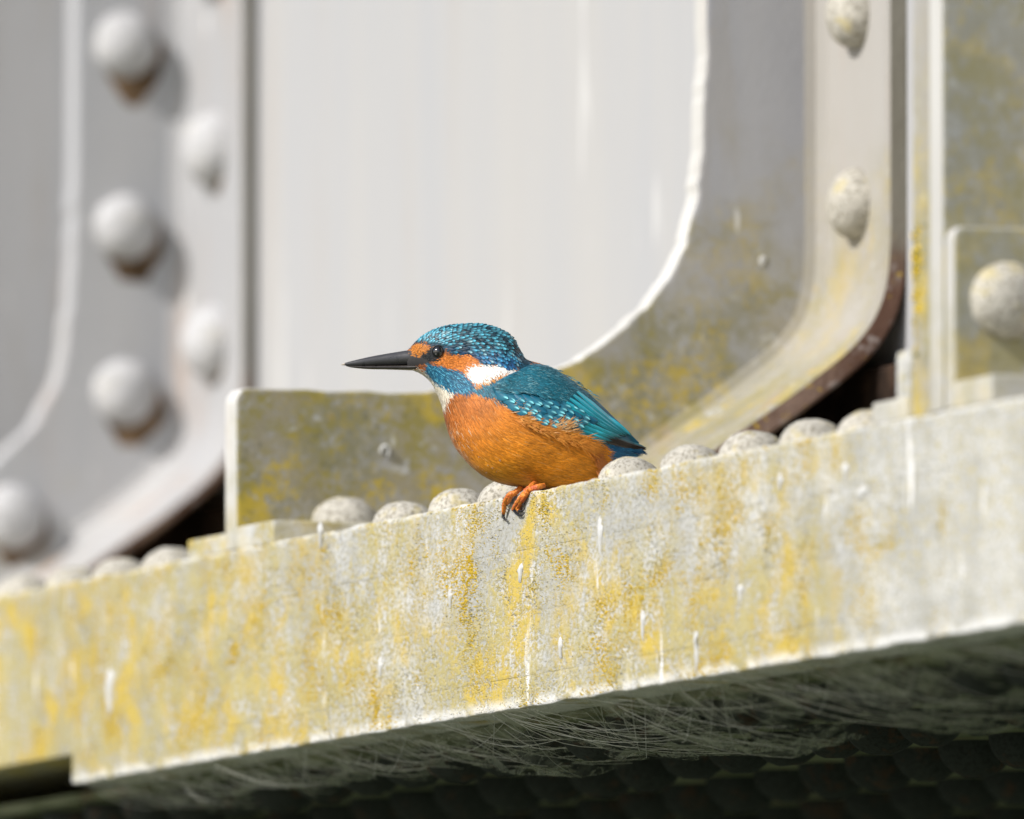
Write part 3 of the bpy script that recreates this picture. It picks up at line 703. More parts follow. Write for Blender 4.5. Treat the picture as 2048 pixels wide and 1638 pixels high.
WTOP = np.array([(986, 776), (1004, 762), (1035, 746), (1062, 732), (1088, 731), (1126, 750), (1164, 778), (1200, 809), (1230, 838), (1256, 864), (1278, 886)], float)
WBOT = np.array([(984, 782), (990, 796), (1003, 808), (1022, 820), (1046, 832), (1074, 846), (1108, 858), (1148, 868), (1188, 880), (1226, 890), (1272, 896)], float)
WT, WB_ = cr(WTOP, 60), cr(WBOT, 60)
def build_wing(sgn):
    root = empty('wing'); root.parent = bird
    nv = 18
    # the padded arm of the wing
    v = np.linspace(0, 1, nv)[None, :, None]
    P2 = WT[:, None]*(1-v)+WB_[:, None]*v
    X, Y = P2[..., 0], P2[..., 1]
    edge = np.sin(np.pi*np.clip(v[..., 0], 0.0, 1.0))**0.5*np.ones_like(X)
    wv = wing_w(X, Y)+1.0+9*edge*np.clip((1290-X)/120, 0.15, 1)
    lowlip = np.clip((v[..., 0]-0.9)/0.1, 0, 1)*6
    W3 = wv-lowlip
    S3 = B(X, Y, sgn*W3)
    # closed shell: outer sheet + inner sheet pushed into the body
    I3 = B(X, Y, sgn*(W3-13))
    nu = 60; V = np.vstack([S3.reshape(-1, 3), I3.reshape(-1, 3)]); off = nu*nv; Fc = []
    for i in range(nu-1):
        for j in range(nv-1):
            a = i*nv+j; Fc.append((a, a+1, a+nv+1, a+nv)); Fc.append((off+a, off+a+nv, off+a+nv+1, off+a+1))
        for j0 in (0, nv-1):
            a = i*nv+j0; Fc.append((a, a+nv, off+a+nv, off+a))
    for i0 in (0, nu-1):
        for j in range(nv-1):
            a = i0*nv+j; Fc.append((a, off+a, off+a+1, a+1))
    me = mesh('wing_pad', V, Fc)
    bm = bmesh.new(); bm.from_mesh(me); bmesh.ops.recalc_face_normals(bm, faces=bm.faces); bm.to_mesh(me); bm.free()
    set_colors(me, np.tile(np.array([[0.004, 0.095, 0.155]]), (len(V), 1)))
    link('wing_pad', me, M_VANE, root, True)
    def WP(px, py, extra):
        px, py = np.asarray(px, float), np.asarray(py, float)
        return B(px, py, sgn*(wing_w(px, py)+extra))
    def local(px, py, ang, extra):
        p = WP(px, py, extra); e = 2.0
        d = WP(px+e*np.cos(ang), py+e*np.sin(ang), extra)-p; d /= np.linalg.norm(d, axis=1)[:, None]
        a = WP(px+e, py, extra)-p; b = WP(px, py+e, extra)-p
        nn = np.cross(a, b); nn /= np.linalg.norm(nn, axis=1)[:, None]
        nn = nn*np.sign((nn@(-Fh))*sgn)[:, None]; return p, d, nn
    # flight feathers, lowest layer first: (root x,y, tip x,y, half width px, colour kind)
    quills = []
    for i in range(6):                            # primaries: dark, long, at the very tip
        f = i/5; quills.append((1160+8*f, 868-10*f, 1268+25*f, 899-1.5*f, 5.5, 'dark', 3.0+0.5*i))
    for i in range(7):                            # secondaries
        f = i/6; quills.append((1088+62*f, 862-48*f, 1206+56*f, 896-26*f, 6.4, 'turq', 6.0+1.2*i))
    for i in range(4):                            # tertials along the back
        f = i/3; quills.append((1132+22*f, 812-24*f, 1236+26*f, 870+3*f, 6.2, 'tert', 14.0+1.2*i))
    for (x0_, y0_, x1_, y1_, hw, kd, ex) in quills:
        nu2 = 16; u = np.linspace(0, 1, nu2); sx = x0_+(x1_-x0_)*u; sy = y0_+(y1_-y0_)*u+5*np.sin(np.pi*u)*0.6
        wdt = hw*np.clip(np.minimum(1.0, (1-u)*6)**0.6, 0.05, 1)*np.clip(0.5+u*2, 0, 1)
        ang = math.atan2(y1_-y0_, x1_-x0_); nx, ny = -math.sin(ang), math.cos(ang)
        vv = np.array([-1, -0.82, -0.1, 0.0, 0.1, 0.62, 0.80, 1.0]); V = []; Cc = []
        tip_fade = np.clip((u-0.72)/0.28, 0, 1)
        for a in range(nu2):
            for b_, q in enumerate(vv):
                px_, py_ = sx[a]+nx*q*wdt[a], sy[a]+ny*q*wdt[a]
                e_ = ex*(1-0.55*u[a])*1.0+2.0+(1.2 if b_ == 3 else 0)-0.9*q*q-1.2*(q > 0.5)
                V.append(WP(np.array([px_]), np.array([py_]), np.array([e_]))[0])
                tq = np.array([0.012, 0.50, 0.62]) if kd != 'tert' else np.array([0.012, 0.40, 0.52])
                dkc = np.array([0.022, 0.016, 0.013])
                if kd == 'dark': c_ = dkc*1.3 if q > -0.6 else np.array([0.02, 0.15, 0.19])
                else:
                    c_ = tq*(1.0 if q < 0.3 else 0.5)
                    if q >= 0.75: c_ = c_*0.07
                    if b_ == 3: c_ = c_*0.45
                    if q <= -0.95: c_ = c_*1.35
                c_ = c_*(1-0.8*tip_fade[a])+dkc*0.8*tip_fade[a] if kd != 'tert' else c_*(1-0.3*tip_fade[a])
                Cc.append(c_*(0.9+0.2*random.random()))
        k_ = len(vv); Fc = [(a*k_+b_, a*k_+b_+1, (a+1)*k_+b_+1, (a+1)*k_+b_) for a in range(nu2-1) for b_ in range(k_-1)]
        me = mesh('flight_feather', V, Fc); set_colors(me, np.array(Cc)); link('flight_feather', me, M_VANE, root, True)
    # mantle and scapular barbs, teal with silvery edges
    n = 7000
    MANT = [(988, 784), (1004, 768), (1035, 752), (1060, 738), (1088, 736), (1124, 755), (1160, 782), (1182, 800), (1190, 812), (1172, 816), (1130, 805), (1080, 795), (1040, 784), (1010, 787)]
    xs = rng.uniform(984, 1250, n*4); ys = rng.uniform(731, 870, n*4); k_ = inpoly(xs+rng.normal(0, 4, len(xs)), ys+rng.normal(0, 4, len(xs)), MANT); xs, ys = xs[k_][:n], ys[k_][:n]; n = len(xs)
    dl = np.clip((xs-1000)/240, 0, 1)
    ang = 0.22+0.48*dl+rng.normal(0, 0.10, n)
    p, d, nn = local(xs, ys, ang, 14.5*np.clip((1270-xs)/190, 0.3, 1))
    L = rng.uniform(0.003, 0.006, n); Wd = rng.uniform(0.0003, 0.0007, n); side = np.cross(nn, d)
    V = np.stack([p-nn*0.0001, p+d*(0.5*L)[:, None]+side*(Wd/2)[:, None]+nn*0.0004, p+d*(0.5*L)[:, None]-side*(Wd/2)[:, None]+nn*0.0004, p+d*L[:, None]+nn*rng.uniform(0.0, 0.0006, n)[:, None]], 1)
    idx = np.arange(n)*4; Fc = np.concatenate([np.stack([idx, idx+1, idx+2], 1), np.stack([idx+1, idx+3, idx+2], 1)])
    cb = np.array([0.012, 0.135, 0.19])*(0.45+0.9*rng.random((n, 1))); cb = np.where(rng.random((n, 1)) < 0.10, np.array([0.12, 0.28, 0.32]), cb)
    me = bpy.data.meshes.new('mantle_feathers'); me.from_pydata(V.reshape(-1, 3).tolist(), [], Fc.tolist()); me.update()
    set_colors(me, np.repeat(cb, 4, 0)); link('mantle_feathers', me, M_PLUM, root)['kind'] = 'stuff'
    # spotted coverts in staggered rows
    COV = [(990, 786), (1010, 782), (1040, 786), (1080, 792), (1130, 803), (1165, 818), (1178, 838), (1160, 846), (1130, 843), (1105, 850), (1075, 846), (1046, 830), (1022, 818), (1003, 806)]
    qx, qy, sp = [], [], []
    for i in range(-6, 18):
        for j in range(14):
            a = 985+i*17.5+(8.7 if j % 2 else 0)+j*3.4; b = 770+j*9.2+i*2.2
            qx.append(a+rng.normal(0, 1.0)); qy.append(b+rng.normal(0, 0.8)); sp.append(random.random() < 0.86)
    qx, qy, sp = np.array(qx), np.array(qy), np.array(sp); k_ = inpoly(qx, qy, COV); qx, qy, sp = qx[k_], qy[k_], sp[k_]; n = len(qx)
    o_ = np.argsort(-qx); qx, qy, sp = qx[o_], qy[o_], sp[o_]
    p, d, nn = local(qx, qy, np.full(n, 0.62)+rng.normal(0, 0.08, n), 10.0+4.0*np.clip((1200-qx)/200, 0, 1))
    base = np.array([0.003, 0.110, 0.185])*(0.85+0.3*rng.random((n, 1)))
    spot = np.where(sp[:, None], np.array([0.30, 0.86, 0.92])*(0.7+0.5*rng.random((n, 1))), base*1.25)
    scales('covert_feathers', p, d, nn, np.full(n, 0.0084), np.full(n, 0.0060), base, spot, M_VANE, root, 0.2, 0.0006, 3, 0.12)
    return root
wing_l = build_wing(1.0)
wing_r = build_wing(-1.0)

# pale and orange flank tufts that overlap the wing's lower edge
def tuft(pts, ang, n, ln, colA, colB, spread=0.25, ex=16):
    k_ = rng.integers(0, len(pts), n); P_ = np.array(pts, float)[k_]+rng.normal(0, 4, (n, 2))
    a = ang+rng.normal(0, spread, n); L_ = ln*rng.uniform(0.6, 1.25, n)
    w0_ = wing_w(P_[:, 0], P_[:, 1])+ex*0.5; x1 = P_[:, 0]+np.cos(a)*L_; y1 = P_[:, 1]+np.sin(a)*L_
    w1_ = wing_w(x1, y1)+ex+rng.uniform(-2, 3, n)
    p = B(P_[:, 0], P_[:, 1], w0_); q = B(x1, y1, w1_); m = (p+q)/2-Fh*0.0006
    d = q-p; d /= np.linalg.norm(d, axis=1)[:, None]; sd = np.cross(-Fh[None], d)
    Wd = rng.uniform(0.0003, 0.0006, n)[:, None]
    V = np.stack([p, m+sd*Wd/2, m-sd*Wd/2, q], 1); r = rng.random((n, 1))
    cb = np.array(colA)*(1-r)+np.array(colB)*r
    return V, cb
TV, TC = [], []
for a in ((([(1014, 818), (1026, 826), (1038, 834), (1050, 840)]), -0.22, 200, 28, (0.62, 0.25, 0.04), (0.72, 0.62, 0.44), 0.25, 14),
          (([(1040, 844), (1058, 852), (1076, 860), (1092, 864)]), 0.18, 420, 30, (0.58, 0.19, 0.02), (0.60, 0.26, 0.04), 0.30, 14),
          (([(1100, 866), (1112, 866), (1124, 866)]), -0.42, 150, 34, (0.62, 0.24, 0.03), (0.74, 0.52, 0.28), 0.25, 16),
          (([(1110, 872), (1135, 879), (1155, 887), (1172, 896)]), 0.32, 560, 32, (0.60, 0.20, 0.02), (0.64, 0.26, 0.035), 0.28, 14),
          (([(1185, 905), (1195, 925), (1200, 945)]), 0.60, 300, 24, (0.55, 0.17, 0.02), (0.40, 0.15, 0.05), 0.30, 6)):
    v_, c_ = tuft(*a); TV.append(v_); TC.append(c_)
V = np.concatenate(TV); cb = np.concatenate(TC); n = len(V); idx = np.arange(n)*4
me = bpy.data.meshes.new('flank_feathers')
me.from_pydata(V.reshape(-1, 3).tolist(), [], np.concatenate([np.stack([idx, idx+1, idx+2], 1), np.stack([idx+1, idx+3, idx+2], 1)]).tolist()); me.update()
set_colors(me, np.repeat(cb, 4, 0)); link('flank_feathers', me, M_PLUM, body)['kind'] = 'stuff'

# tail: six short blue feathers
for i in range(6):
    w_ = -18+7.2*i; V = []; Cc = []; m = 10
    for a in range(m):
        u = a/(m-1); hw = 7*min(1, (1-u)*5+0.25)*(0.7+0.3*min(1, u*3))
        for q in (-1, -0.1, 0.1, 1):
            V.append(B(np.array(1195+90*u), np.array(885+24*u+abs(i-2.5)*1.2), np.array(w_+q*hw)))
            Cc.append(np.array([0.010, 0.085, 0.22])*(1.0 if abs(q) < 0.5 else 0.7))
    Fc = [(a*4+b, a*4+b+1, a*4+b+5, a*4+b+4) for a in range(m-1) for b in range(3)]
    me = mesh('tail_feather', V, Fc); set_colors(me, np.array(Cc)); link('tail_feather', me, M_VANE, bird, True)

# ---------------- beak
def mat_beak():
    g = NT('horny_beak'); c = g.coord((1, 1, 1)); a = g.n.new('ShaderNodeVertexColor'); a.layer_name = 'tint'
    g.bump(g.noise(c, 500, 4), 0.25, 0.0004)
    return g.fin(a.outputs[0], g.ramp(g.noise(c, 260, 3), 0.3, 0.7, 0.24, 0.42), 0.6)
M_BEAK = mat_beak()
def loft(name, secs, mat, parent, colf, seg=16):
    """secs: x, y_top, y_bottom, half width"""
    S = cr(np.array(secs, float), 40); V = []; Fc = []; Cc = []
    for (x, yt, yb, w) in S:
        cyy, hh = (yt+yb)/2, (yb-yt)/2
        for j in range(seg):
            a = 2*math.pi*j/seg
            V.append(B(np.array(x), np.array(cyy-hh*math.cos(a)), np.array(w*math.sin(a)))); Cc.append(colf(x, math.cos(a)))
    n_ = len(S)
    for i in range(n_-1):
        for j in range(seg):
            Fc.append((i*seg+j, i*seg+(j+1) % seg, (i+1)*seg+(j+1) % seg, (i+1)*seg+j))
    Fc.append(tuple(range(seg))); Fc.append(tuple((n_-1)*seg+j for j in range(seg)))
    me = mesh(name, V, Fc)
    bm = bmesh.new(); bm.from_mesh(me); bmesh.ops.recalc_face_normals(bm, faces=bm.faces); bm.to_mesh(me); bm.free()
    set_colors(me, np.array(Cc)); return link(name, me, mat, parent, True)
def bc(x, c_):
    base = np.array([0.045, 0.044, 0.046])*(1.0 if x < 770 else 1.15)
    return np.array([0.42, 0.37, 0.30]) if x < 690 else base
beak = empty('beak'); beak.parent = bird
loft('upper_mandible', [(682, 727.6, 729.4, 0.8), (690, 724.8, 730.3, 2.6), (710, 719.5, 731.5, 5.2), (740, 712.6, 731.2, 8.0), (770, 707.0, 730.5, 10.8), (800, 702.0, 730, 13.4), (822, 699.5, 729.5, 16.5), (846, 704, 729.5, 21), (866, 716, 730, 26)], M_BEAK, beak, bc)
loft('lower_mandible', [(692, 730.0, 731.6, 1.2), (705, 730.4, 734.6, 3.2), (735, 730.6, 737.6, 6.6), (770, 730.2, 738.4, 9.6), (805, 729.4, 739.5, 12.4), (830, 728.6, 740, 18), (860, 728, 736, 25)], M_BEAK, beak,
     lambda x, c_: np.array([0.035, 0.030, 0.026])*(1.4 if c_ < -0.5 and x > 740 else 1.0))
# ---------------- eye
def mat_plain(name, c_, rough, spec=0.5, coat=0.0):
    g = NT(name); g.fin(c_, rough, spec); g.p.inputs['Coat Weight'].default_value = coat; g.p.inputs['Coat Roughness'].default_value = 0.02; return g.m
M_EYE = mat_plain('wet_black_eye', (0.006, 0.005, 0.005), 0.14, 0.6, 1.0)
M_LID = mat_plain('dark_eyelid', (0.012, 0.014, 0.016), 0.6)
def uv_sphere(name, c0, r, mat, parent, seg=24, rg=14):
    bm = bmesh.new(); bmesh.ops.create_uvsphere(bm, u_segments=seg, v_segments=rg, radius=r)
    for v in bm.verts: v.co += Vector(c0)
    me = bpy.data.meshes.new(name); bm.to_mesh(me); bm.free(); return link(name, me, mat, parent, True)
for sg in (1, -1):
    wv = body_w(877, 706)
    e = uv_sphere('eye', B(np.array(877), np.array(706), np.array(sg*(wv-4.5))), 12.5/SB, M_EYE, bird)
    V = []; Fc = []
    for i in range(24):
        a = 2*math.pi*i/24
        for j in range(8):
            b_ = 2*math.pi*j/8; rr = 13.0+1.3*math.cos(b_)
            V.append(B(np.array(877+rr*math.cos(a)), np.array(706+rr*math.sin(a)*0.98), np.array(sg*(wv-1.5+1.9*math.sin(b_)))))
    for i in range(24):
        for j in range(8):
            Fc.append((i*8+j, ((i+1) % 24)*8+j, ((i+1) % 24)*8+(j+1) % 8, i*8+(j+1) % 8))
    link('eyelid', mesh('eyelid', V, Fc), M_LID, e, True)

# ---------------- feet, gripping the flange edge
def mat_foot():
    g = NT('scaly_orange_skin'); c = g.coord()
    base = g.mix(g.ramp(g.noise(c, 300, 3), 0.4, 0.62), (0.74, 0.24, 0.03), (0.52, 0.11, 0.03))
    g.bump(g.vor(c, 1100), 0.7, 0.0006); return g.fin(base, 0.45, 0.4)
M_FOOT = mat_foot(); M_CLAW = mat_plain('black_claw', (0.010, 0.009, 0.009), 0.3)
def tube(name, pts, rad, mat, parent, seg=10, sub=5):
    P_ = cr(np.array([np.append(p_, r_) for p_, r_ in zip(pts, rad)], float), (len(pts)-1)*sub+1)
    C_, rr = P_[:, :3], P_[:, 3]; V = []; Fc = []
    ref = np.array([0.3, 0.5, 0.81])
    for i in range(len(C_)):
        d = C_[min(i+1, len(C_)-1)]-C_[max(i-1, 0)]; d = d/np.linalg.norm(d)
        a = np.cross(d, ref); a /= np.linalg.norm(a); b = np.cross(d, a)
        bul = 1+0.10*math.sin(i*2.2)
        for j in range(seg):
            t_ = 2*math.pi*j/seg; V.append(C_[i]+(a*math.cos(t_)+b*math.sin(t_))*max(rr[i]*bul, 1e-5))
    n_ = len(C_)
    for i in range(n_-1):
        for j in range(seg): Fc.append((i*seg+j, i*seg+(j+1) % seg, (i+1)*seg+(j+1) % seg, (i+1)*seg+j))
    Fc.append(tuple(range(seg))[::-1]); Fc.append(tuple((n_-1)*seg+j for j in range(seg)))
    return link(name, mesh(name, V, Fc), mat, parent, True)
def E(px, py, x):                                  # a point seen at the pixel, x metres from the flange's edge face
    return bp(px, py, 0, x)
mm = 0.001
def foot(shift, tars, toes, claws):
    r_ = empty('foot'); r_.parent = bird
    tube('tarsus', tars[0], tars[1], M_FOOT, r_)
    for p_, r0 in toes: tube('toe', p_, r0, M_FOOT, r_)
    for p_, r0 in claws: tube('claw', p_, r0, M_CLAW, r_, 8)
bd = lambda px, py, w: B(np.array(float(px)), np.array(float(py)), np.array(float(w)))
# near foot
foot(0, ([bd(1096, 944, 14), bd(1078, 960, 14), E(1062, 974, 0.001), E(1052, 983, -0.0012)], [2.2*mm, 1.9*mm, 1.7*mm, 1.8*mm]),
     [([E(1054, 982, -0.001), E(1043, 994, -0.0030), E(1033, 1008, -0.0028), E(1027, 1019, -0.0020)], [1.7*mm, 1.5*mm, 1.4*mm, 1.2*mm]),
      ([E(1056, 983, -0.001), E(1048, 995, -0.0022), E(1040, 1008, -0.0020), E(1035, 1018, -0.0016), E(1040, 1021, -0.0013)], [1.5*mm, 1.4*mm, 1.2*mm, 1.1*mm, 0.8*mm]),
      ([E(1052, 983, -0.001), E(1064, 978, 0.0008), E(1076, 974, 0.0030), E(1088, 971, 0.0070)], [1.8*mm, 1.7*mm, 1.7*mm, 1.4*mm])],
     [([E(1028, 1020, -0.0020), E(1034, 1028, -0.0020), E(1043, 1031, -0.0016), E(1049, 1027, -0.0006)], [0.95*mm, 0.8*mm, 0.5*mm, 0.1*mm]),
      ([E(1038, 1021, -0.0015), E(1044, 1022, -0.0016), E(1049, 1018, -0.0008), E(1050, 1013, 0.0)], [0.8*mm, 0.6*mm, 0.35*mm, 0.1*mm]),
      ([E(1042, 1006, -0.0016), E(1047, 1009, -0.0016), E(1051, 1005, -0.0002)], [0.6*mm, 0.4*mm, 0.1*mm])])
# far foot
foot(0, ([bd(1070, 946, -20), bd(1052, 966, -22), E(1038, 979, 0.0008), E(1029, 986, -0.0012)], [2.0*mm, 1.8*mm, 1.6*mm, 1.7*mm]),
     [([E(1031, 985, -0.001), E(1019, 990, -0.0032), E(1011, 1002, -0.0030), E(1008, 1016, -0.0026), E(1007, 1027, -0.0020)], [1.6*mm, 1.5*mm, 1.4*mm, 1.3*mm, 1.0*mm]),
      ([E(1030, 986, -0.001), E(1022, 992, -0.0026), E(1018, 1001, -0.0022), E(1015, 1007, -0.0016)], [1.5*mm, 1.4*mm, 1.2*mm, 0.9*mm])],
     [([E(1007, 1026, -0.0020), E(1007, 1034, -0.0020), E(1012, 1041, -0.0016), E(1018, 1043, -0.0006)], [0.95*mm, 0.8*mm, 0.5*mm, 0.1*mm]),
      ([E(1015, 1005, -0.0017), E(1013, 1010, -0.0020), E(1017, 1013, -0.0004)], [0.8*mm, 0.5*mm, 0.1*mm])])
# beads of water on the breast
M_DROP = mat_plain('water_bead', (0.9, 0.9, 0.9), 0.02, 0.5); M_DROP.node_tree.nodes['Principled BSDF'].inputs['Transmission Weight'].default_value = 0.9
bm = bmesh.new()
for (x, y) in [(902, 868), (908, 880), (912, 884), (921, 888), (927, 906), (931, 914), (939, 926), (952, 935), (957, 936), (966, 943), (973, 948), (976, 935), (985, 940), (993, 948), (945, 905), (936, 895), (918, 870), (958, 918), (1000, 926), (926, 878)]:
    w_ = body_w(x, y) or body_w(x+6, y-4) or 5
    bmesh.ops.create_icosphere(bm, subdivisions=1, radius=random.uniform(0.9, 1.9)/SB, matrix=Matrix.Translation(Vector(B(np.array(x), np.array(y), np.array(w_+3.0)))))
me = bpy.data.meshes.new('water_beads'); bm.to_mesh(me); bm.free()
link('water_beads', me, M_DROP, body, True)['kind'] = 'stuff'

# ------------------------------------------------------------------ rust and rivet shadow painted below and right of the far rivets
def mat_rust_shade():
    g = NT('rust_and_rivet_shade'); c = g.coord()
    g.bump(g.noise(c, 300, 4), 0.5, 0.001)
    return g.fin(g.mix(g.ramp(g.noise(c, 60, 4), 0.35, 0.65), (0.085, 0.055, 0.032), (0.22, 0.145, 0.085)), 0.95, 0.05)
M_RUST_SHADE = mat_rust_shade()
def blob(name, o, a, b, nrm, outline, th, mat, parent=None):
    """thin domed patch: outline in (a, b) metres about o, raised th along nrm"""
    o, a, b, nrm = map(np.array, (o, a, b, nrm)); k = len(outline)
    V = [o+a*u+b*v-nrm*0.0004 for u, v in outline]+[o+a*u*0.72+b*v*0.72+nrm*th for u, v in outline]
    cu = np.mean([p_[0] for p_ in outline]); cv = np.mean([p_[1] for p_ in outline])
    V = [o+a*u+b*v-nrm*0.0004 for u, v in outline]+[o+a*(cu+(u-cu)*0.7)+b*(cv+(v-cv)*0.75)+nrm*th for u, v in outline]+[o+a*cu+b*cv+nrm*th*1.25]
    Fc = [(i, (i+1) % k, k+(i+1) % k, k+i) for i in range(k)]+[(k+i, k+(i+1) % k, 2*k) for i in range(k)]
    me = mesh(name, V, Fc)
    bm = bmesh.new(); bm.from_mesh(me); bmesh.ops.recalc_face_normals(bm, faces=bm.faces); bm.to_mesh(me); bm.free()
    return link(name, me, mat, parent, True)
def rust_shade_under(loc, axis_u, nrm, parent, s=1.0):
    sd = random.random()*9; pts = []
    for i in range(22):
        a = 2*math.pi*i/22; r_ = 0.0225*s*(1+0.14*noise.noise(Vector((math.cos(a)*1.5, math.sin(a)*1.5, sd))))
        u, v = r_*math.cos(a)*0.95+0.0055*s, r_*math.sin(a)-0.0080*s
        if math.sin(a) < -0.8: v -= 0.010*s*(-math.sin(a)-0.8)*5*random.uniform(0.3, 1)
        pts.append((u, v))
    blob('rust_shade', loc, axis_u, (0, 0, 1), nrm, pts, 0.0005, M_RUST_SHADE, parent)
for (x, z, s_) in fr: rust_shade_under((x, Y_FAR, z), (1, 0, 0), (0, -1, 0), bracket_far, 1.08)
for (z, s_) in far_strip: rust_shade_under((0.354, Y_FAR-0.052, z), (0, -1, 0), (-1, 0, 0), bracket_far, 0.85)

# ------------------------------------------------------------------ bird droppings
def mat_lime():
    g = NT('chalky_bird_lime'); c = g.coord(); g.bump(g.noise(c, 400, 3), 0.4, 0.0005)
    return g.fin(g.mix(g.noise(c, 200, 3), (0.44, 0.44, 0.42), (0.60, 0.60, 0.58)), 0.8, 0.2)
M_LIME = mat_lime()
def dropping(px, py, hw, up, down, label, on='edge', group=None, th=0.0006):
    sd = random.random()*20; pts = []
    for i in range(18):
        a = 2*math.pi*i/18; k_ = 1+0.75*noise.noise(Vector((math.cos(a)*2.6, math.sin(a)*2.6, sd)))
        v = (up if math.sin(a) > 0 else down)*math.sin(a)*k_
        u = hw*math.cos(a)*k_*(1.0 if math.sin(a) > -0.2 else 0.55)
        pts.append((u/SB, v/SB))
    if on == 'edge':
        o = bp(px, py, 0, -0.0006); o_ = blob('bird_dropping', o, (0, -1/0.342, 0), (0, 0, 1), (-1, 0, 0), pts, th, M_LIME)
    else:
        o = bp(px, py, 1, Y_MID-0.0003); o_ = blob('bird_dropping', o, (1, 0, 0), (0, 0, 1), (0, -1, 0), pts, th*0.8, M_LIME)
    tag(o_, label, 'dropping', group)
G_ = 'white bird lime runs down the flange face'; Lb = 'thin white run of bird lime down the lichened flange face'
for a in ((1199, 1060, 4, 22, 40), (1722, 985, 9, 12, 18), (1392, 1275, 4, 14, 66), (218, 1370, 9, 40, 70), (1690, 940, 4, 14, 20), (1040, 1140, 4, 12, 26),
          (640, 1060, 4, 16, 30), (1285, 1240, 3, 20, 36), (1560, 960, 4, 10, 22), (900, 1190, 3, 10, 26), (1120, 1290, 4, 16, 30), (760, 1330, 4, 14, 24),
          (1480, 1180, 4, 14, 24)):
    dropping(*a, Lb, 'edge', G_)
dropping(1526, 522, 8, 14, 12, 'white splash of bird lime on the grey face of the curved bracket', 'face')
# a pale curled larva case on the bracket behind the bird
cpts = [bp(762, 908, 1, Y_MID-0.0006), bp(763, 898, 1, Y_MID-0.0010), bp(770, 892, 1, Y_MID-0.0012), bp(777, 897, 1, Y_MID-0.0012), bp(777, 908, 1, Y_MID-0.0010), bp(774, 915, 1, Y_MID-0.0006)]
o_ = tube('larva_case', cpts, [0.0006, 0.0010, 0.0012, 0.0012, 0.0010, 0.0005], M_LIME, None)
tag(o_, 'small pale curled case stuck to the lichened bracket plate', 'cocoon')

# ------------------------------------------------------------------ lichen grains on the flange face
def mat_lichen():
    g = NT('crusty_lichen'); a = g.n.new('ShaderNodeVertexColor'); a.layer_name = 'tint'; return g.fin(a.outputs[0], 0.95, 0.05)
M_LICH = mat_lichen()
N = 52000; V = []; Fc = []; Cc = []; cnt = 0
pal = [np.array(c_) for c_ in ((0.56, 0.40, 0.04), (0.48, 0.38, 0.09), (0.42, 0.37, 0.16), (0.46, 0.46, 0.43), (0.26, 0.25, 0.20))]
while cnt < N:
    y = random.uniform(-0.62, 0.85); z = -random.uniform(0.001, 0.1155)
    if y > Y_END and z < -0.099: continue
    d1 = fbm((y*0.6, z*0.9, 4.0), 22, 4); d2 = fbm((y*0.6, z, 9.0), 70, 3)
    pr_ = 0.45+0.8*d1+0.45*d2
    if random.random() > pr_: continue
    r_ = random.uniform(0.00020, 0.00050)*(1.25 if d1 > 0.2 else 1.0); h_ = r_*random.uniform(0.35, 0.75)
    e_ = random.uniform(0.8, 1.9); a0 = random.random()*6.28
    base_i = len(V)
    for k_ in range(5):
        a = a0+2*math.pi*k_/5; q = r_*random.uniform(0.75, 1.25); V.append((0.0008, y+q*1.7*math.cos(a), z+q*e_*math.sin(a)))
    V.append((-0.0004-h_, y+r_*random.uniform(-.3, .3), z+r_*random.uniform(-.3, .3)))
    for k_ in range(5): Fc.append((base_i+k_, base_i+(k_+1) % 5, base_i+5))
    yl = d1*1.6+d2*0.7+random.gauss(0, 0.35)+(0.25 if y > 0.35 else 0)
    c_ = pal[0] if yl > 0.42 else pal[1] if yl > 0.12 else pal[2] if yl > -0.12 else pal[3] if random.random() < 0.6 else pal[4]
    Cc += [c_*random.uniform(0.75, 1.15)]*6; cnt += 1
me = mesh('lichen', V, Fc); set_colors(me, np.array(Cc))
tag(link('lichen', me, M_LICH), 'yellow and grey crust of lichen grains on the flange face', 'lichen', kind='stuff')

# a crust of moss and lichen in the crotch between the cranked strip and the near stiffener
V = []; Fc = []; Cc = []
for k_ in range(420):
    t_ = random.random(); px_ = 1836+random.gauss(0, 7)-14*t_; py_ = 470+230*t_+random.gauss(0, 14)
    if fbm((px_*0.05, py_*0.03, 1.0), 1.0, 3) < -0.05: continue
    o = bp(px_, py_, 0, 0.0035-0.0008*random.random()); 
    if o[1] > Y_NEAR+0.0515: o = bp(px_, py_, 1, Y_NEAR+0.0518)*0+np.array([0.004, Y_NEAR+0.050-0.004*random.random(), o[2]])
    r_ = random.uniform(0.0006, 0.0018); b0 = len(V)
    for m_ in range(6):
        a = m_*math.pi/3+random.random(); V.append((o[0]+0.0006, o[1]+r_*1.6*math.cos(a), o[2]+r_*math.sin(a)))
    V.append((o[0]-r_*0.8, o[1], o[2]))
    for m_ in range(6): Fc.append((b0+m_, b0+(m_+1) % 6, b0+6))
    Cc += [np.array(random.choice(((0.60, 0.42, 0.03), (0.50, 0.38, 0.05), (0.20, 0.19, 0.08))))*random.uniform(0.8, 1.1)]*7
me = mesh('lichen', V, Fc); set_colors(me, np.array(Cc))
tag(link('lichen', me, M_LICH), 'tuft of yellow lichen on the pale edge of the tall stiffener', 'lichen', kind='stuff')

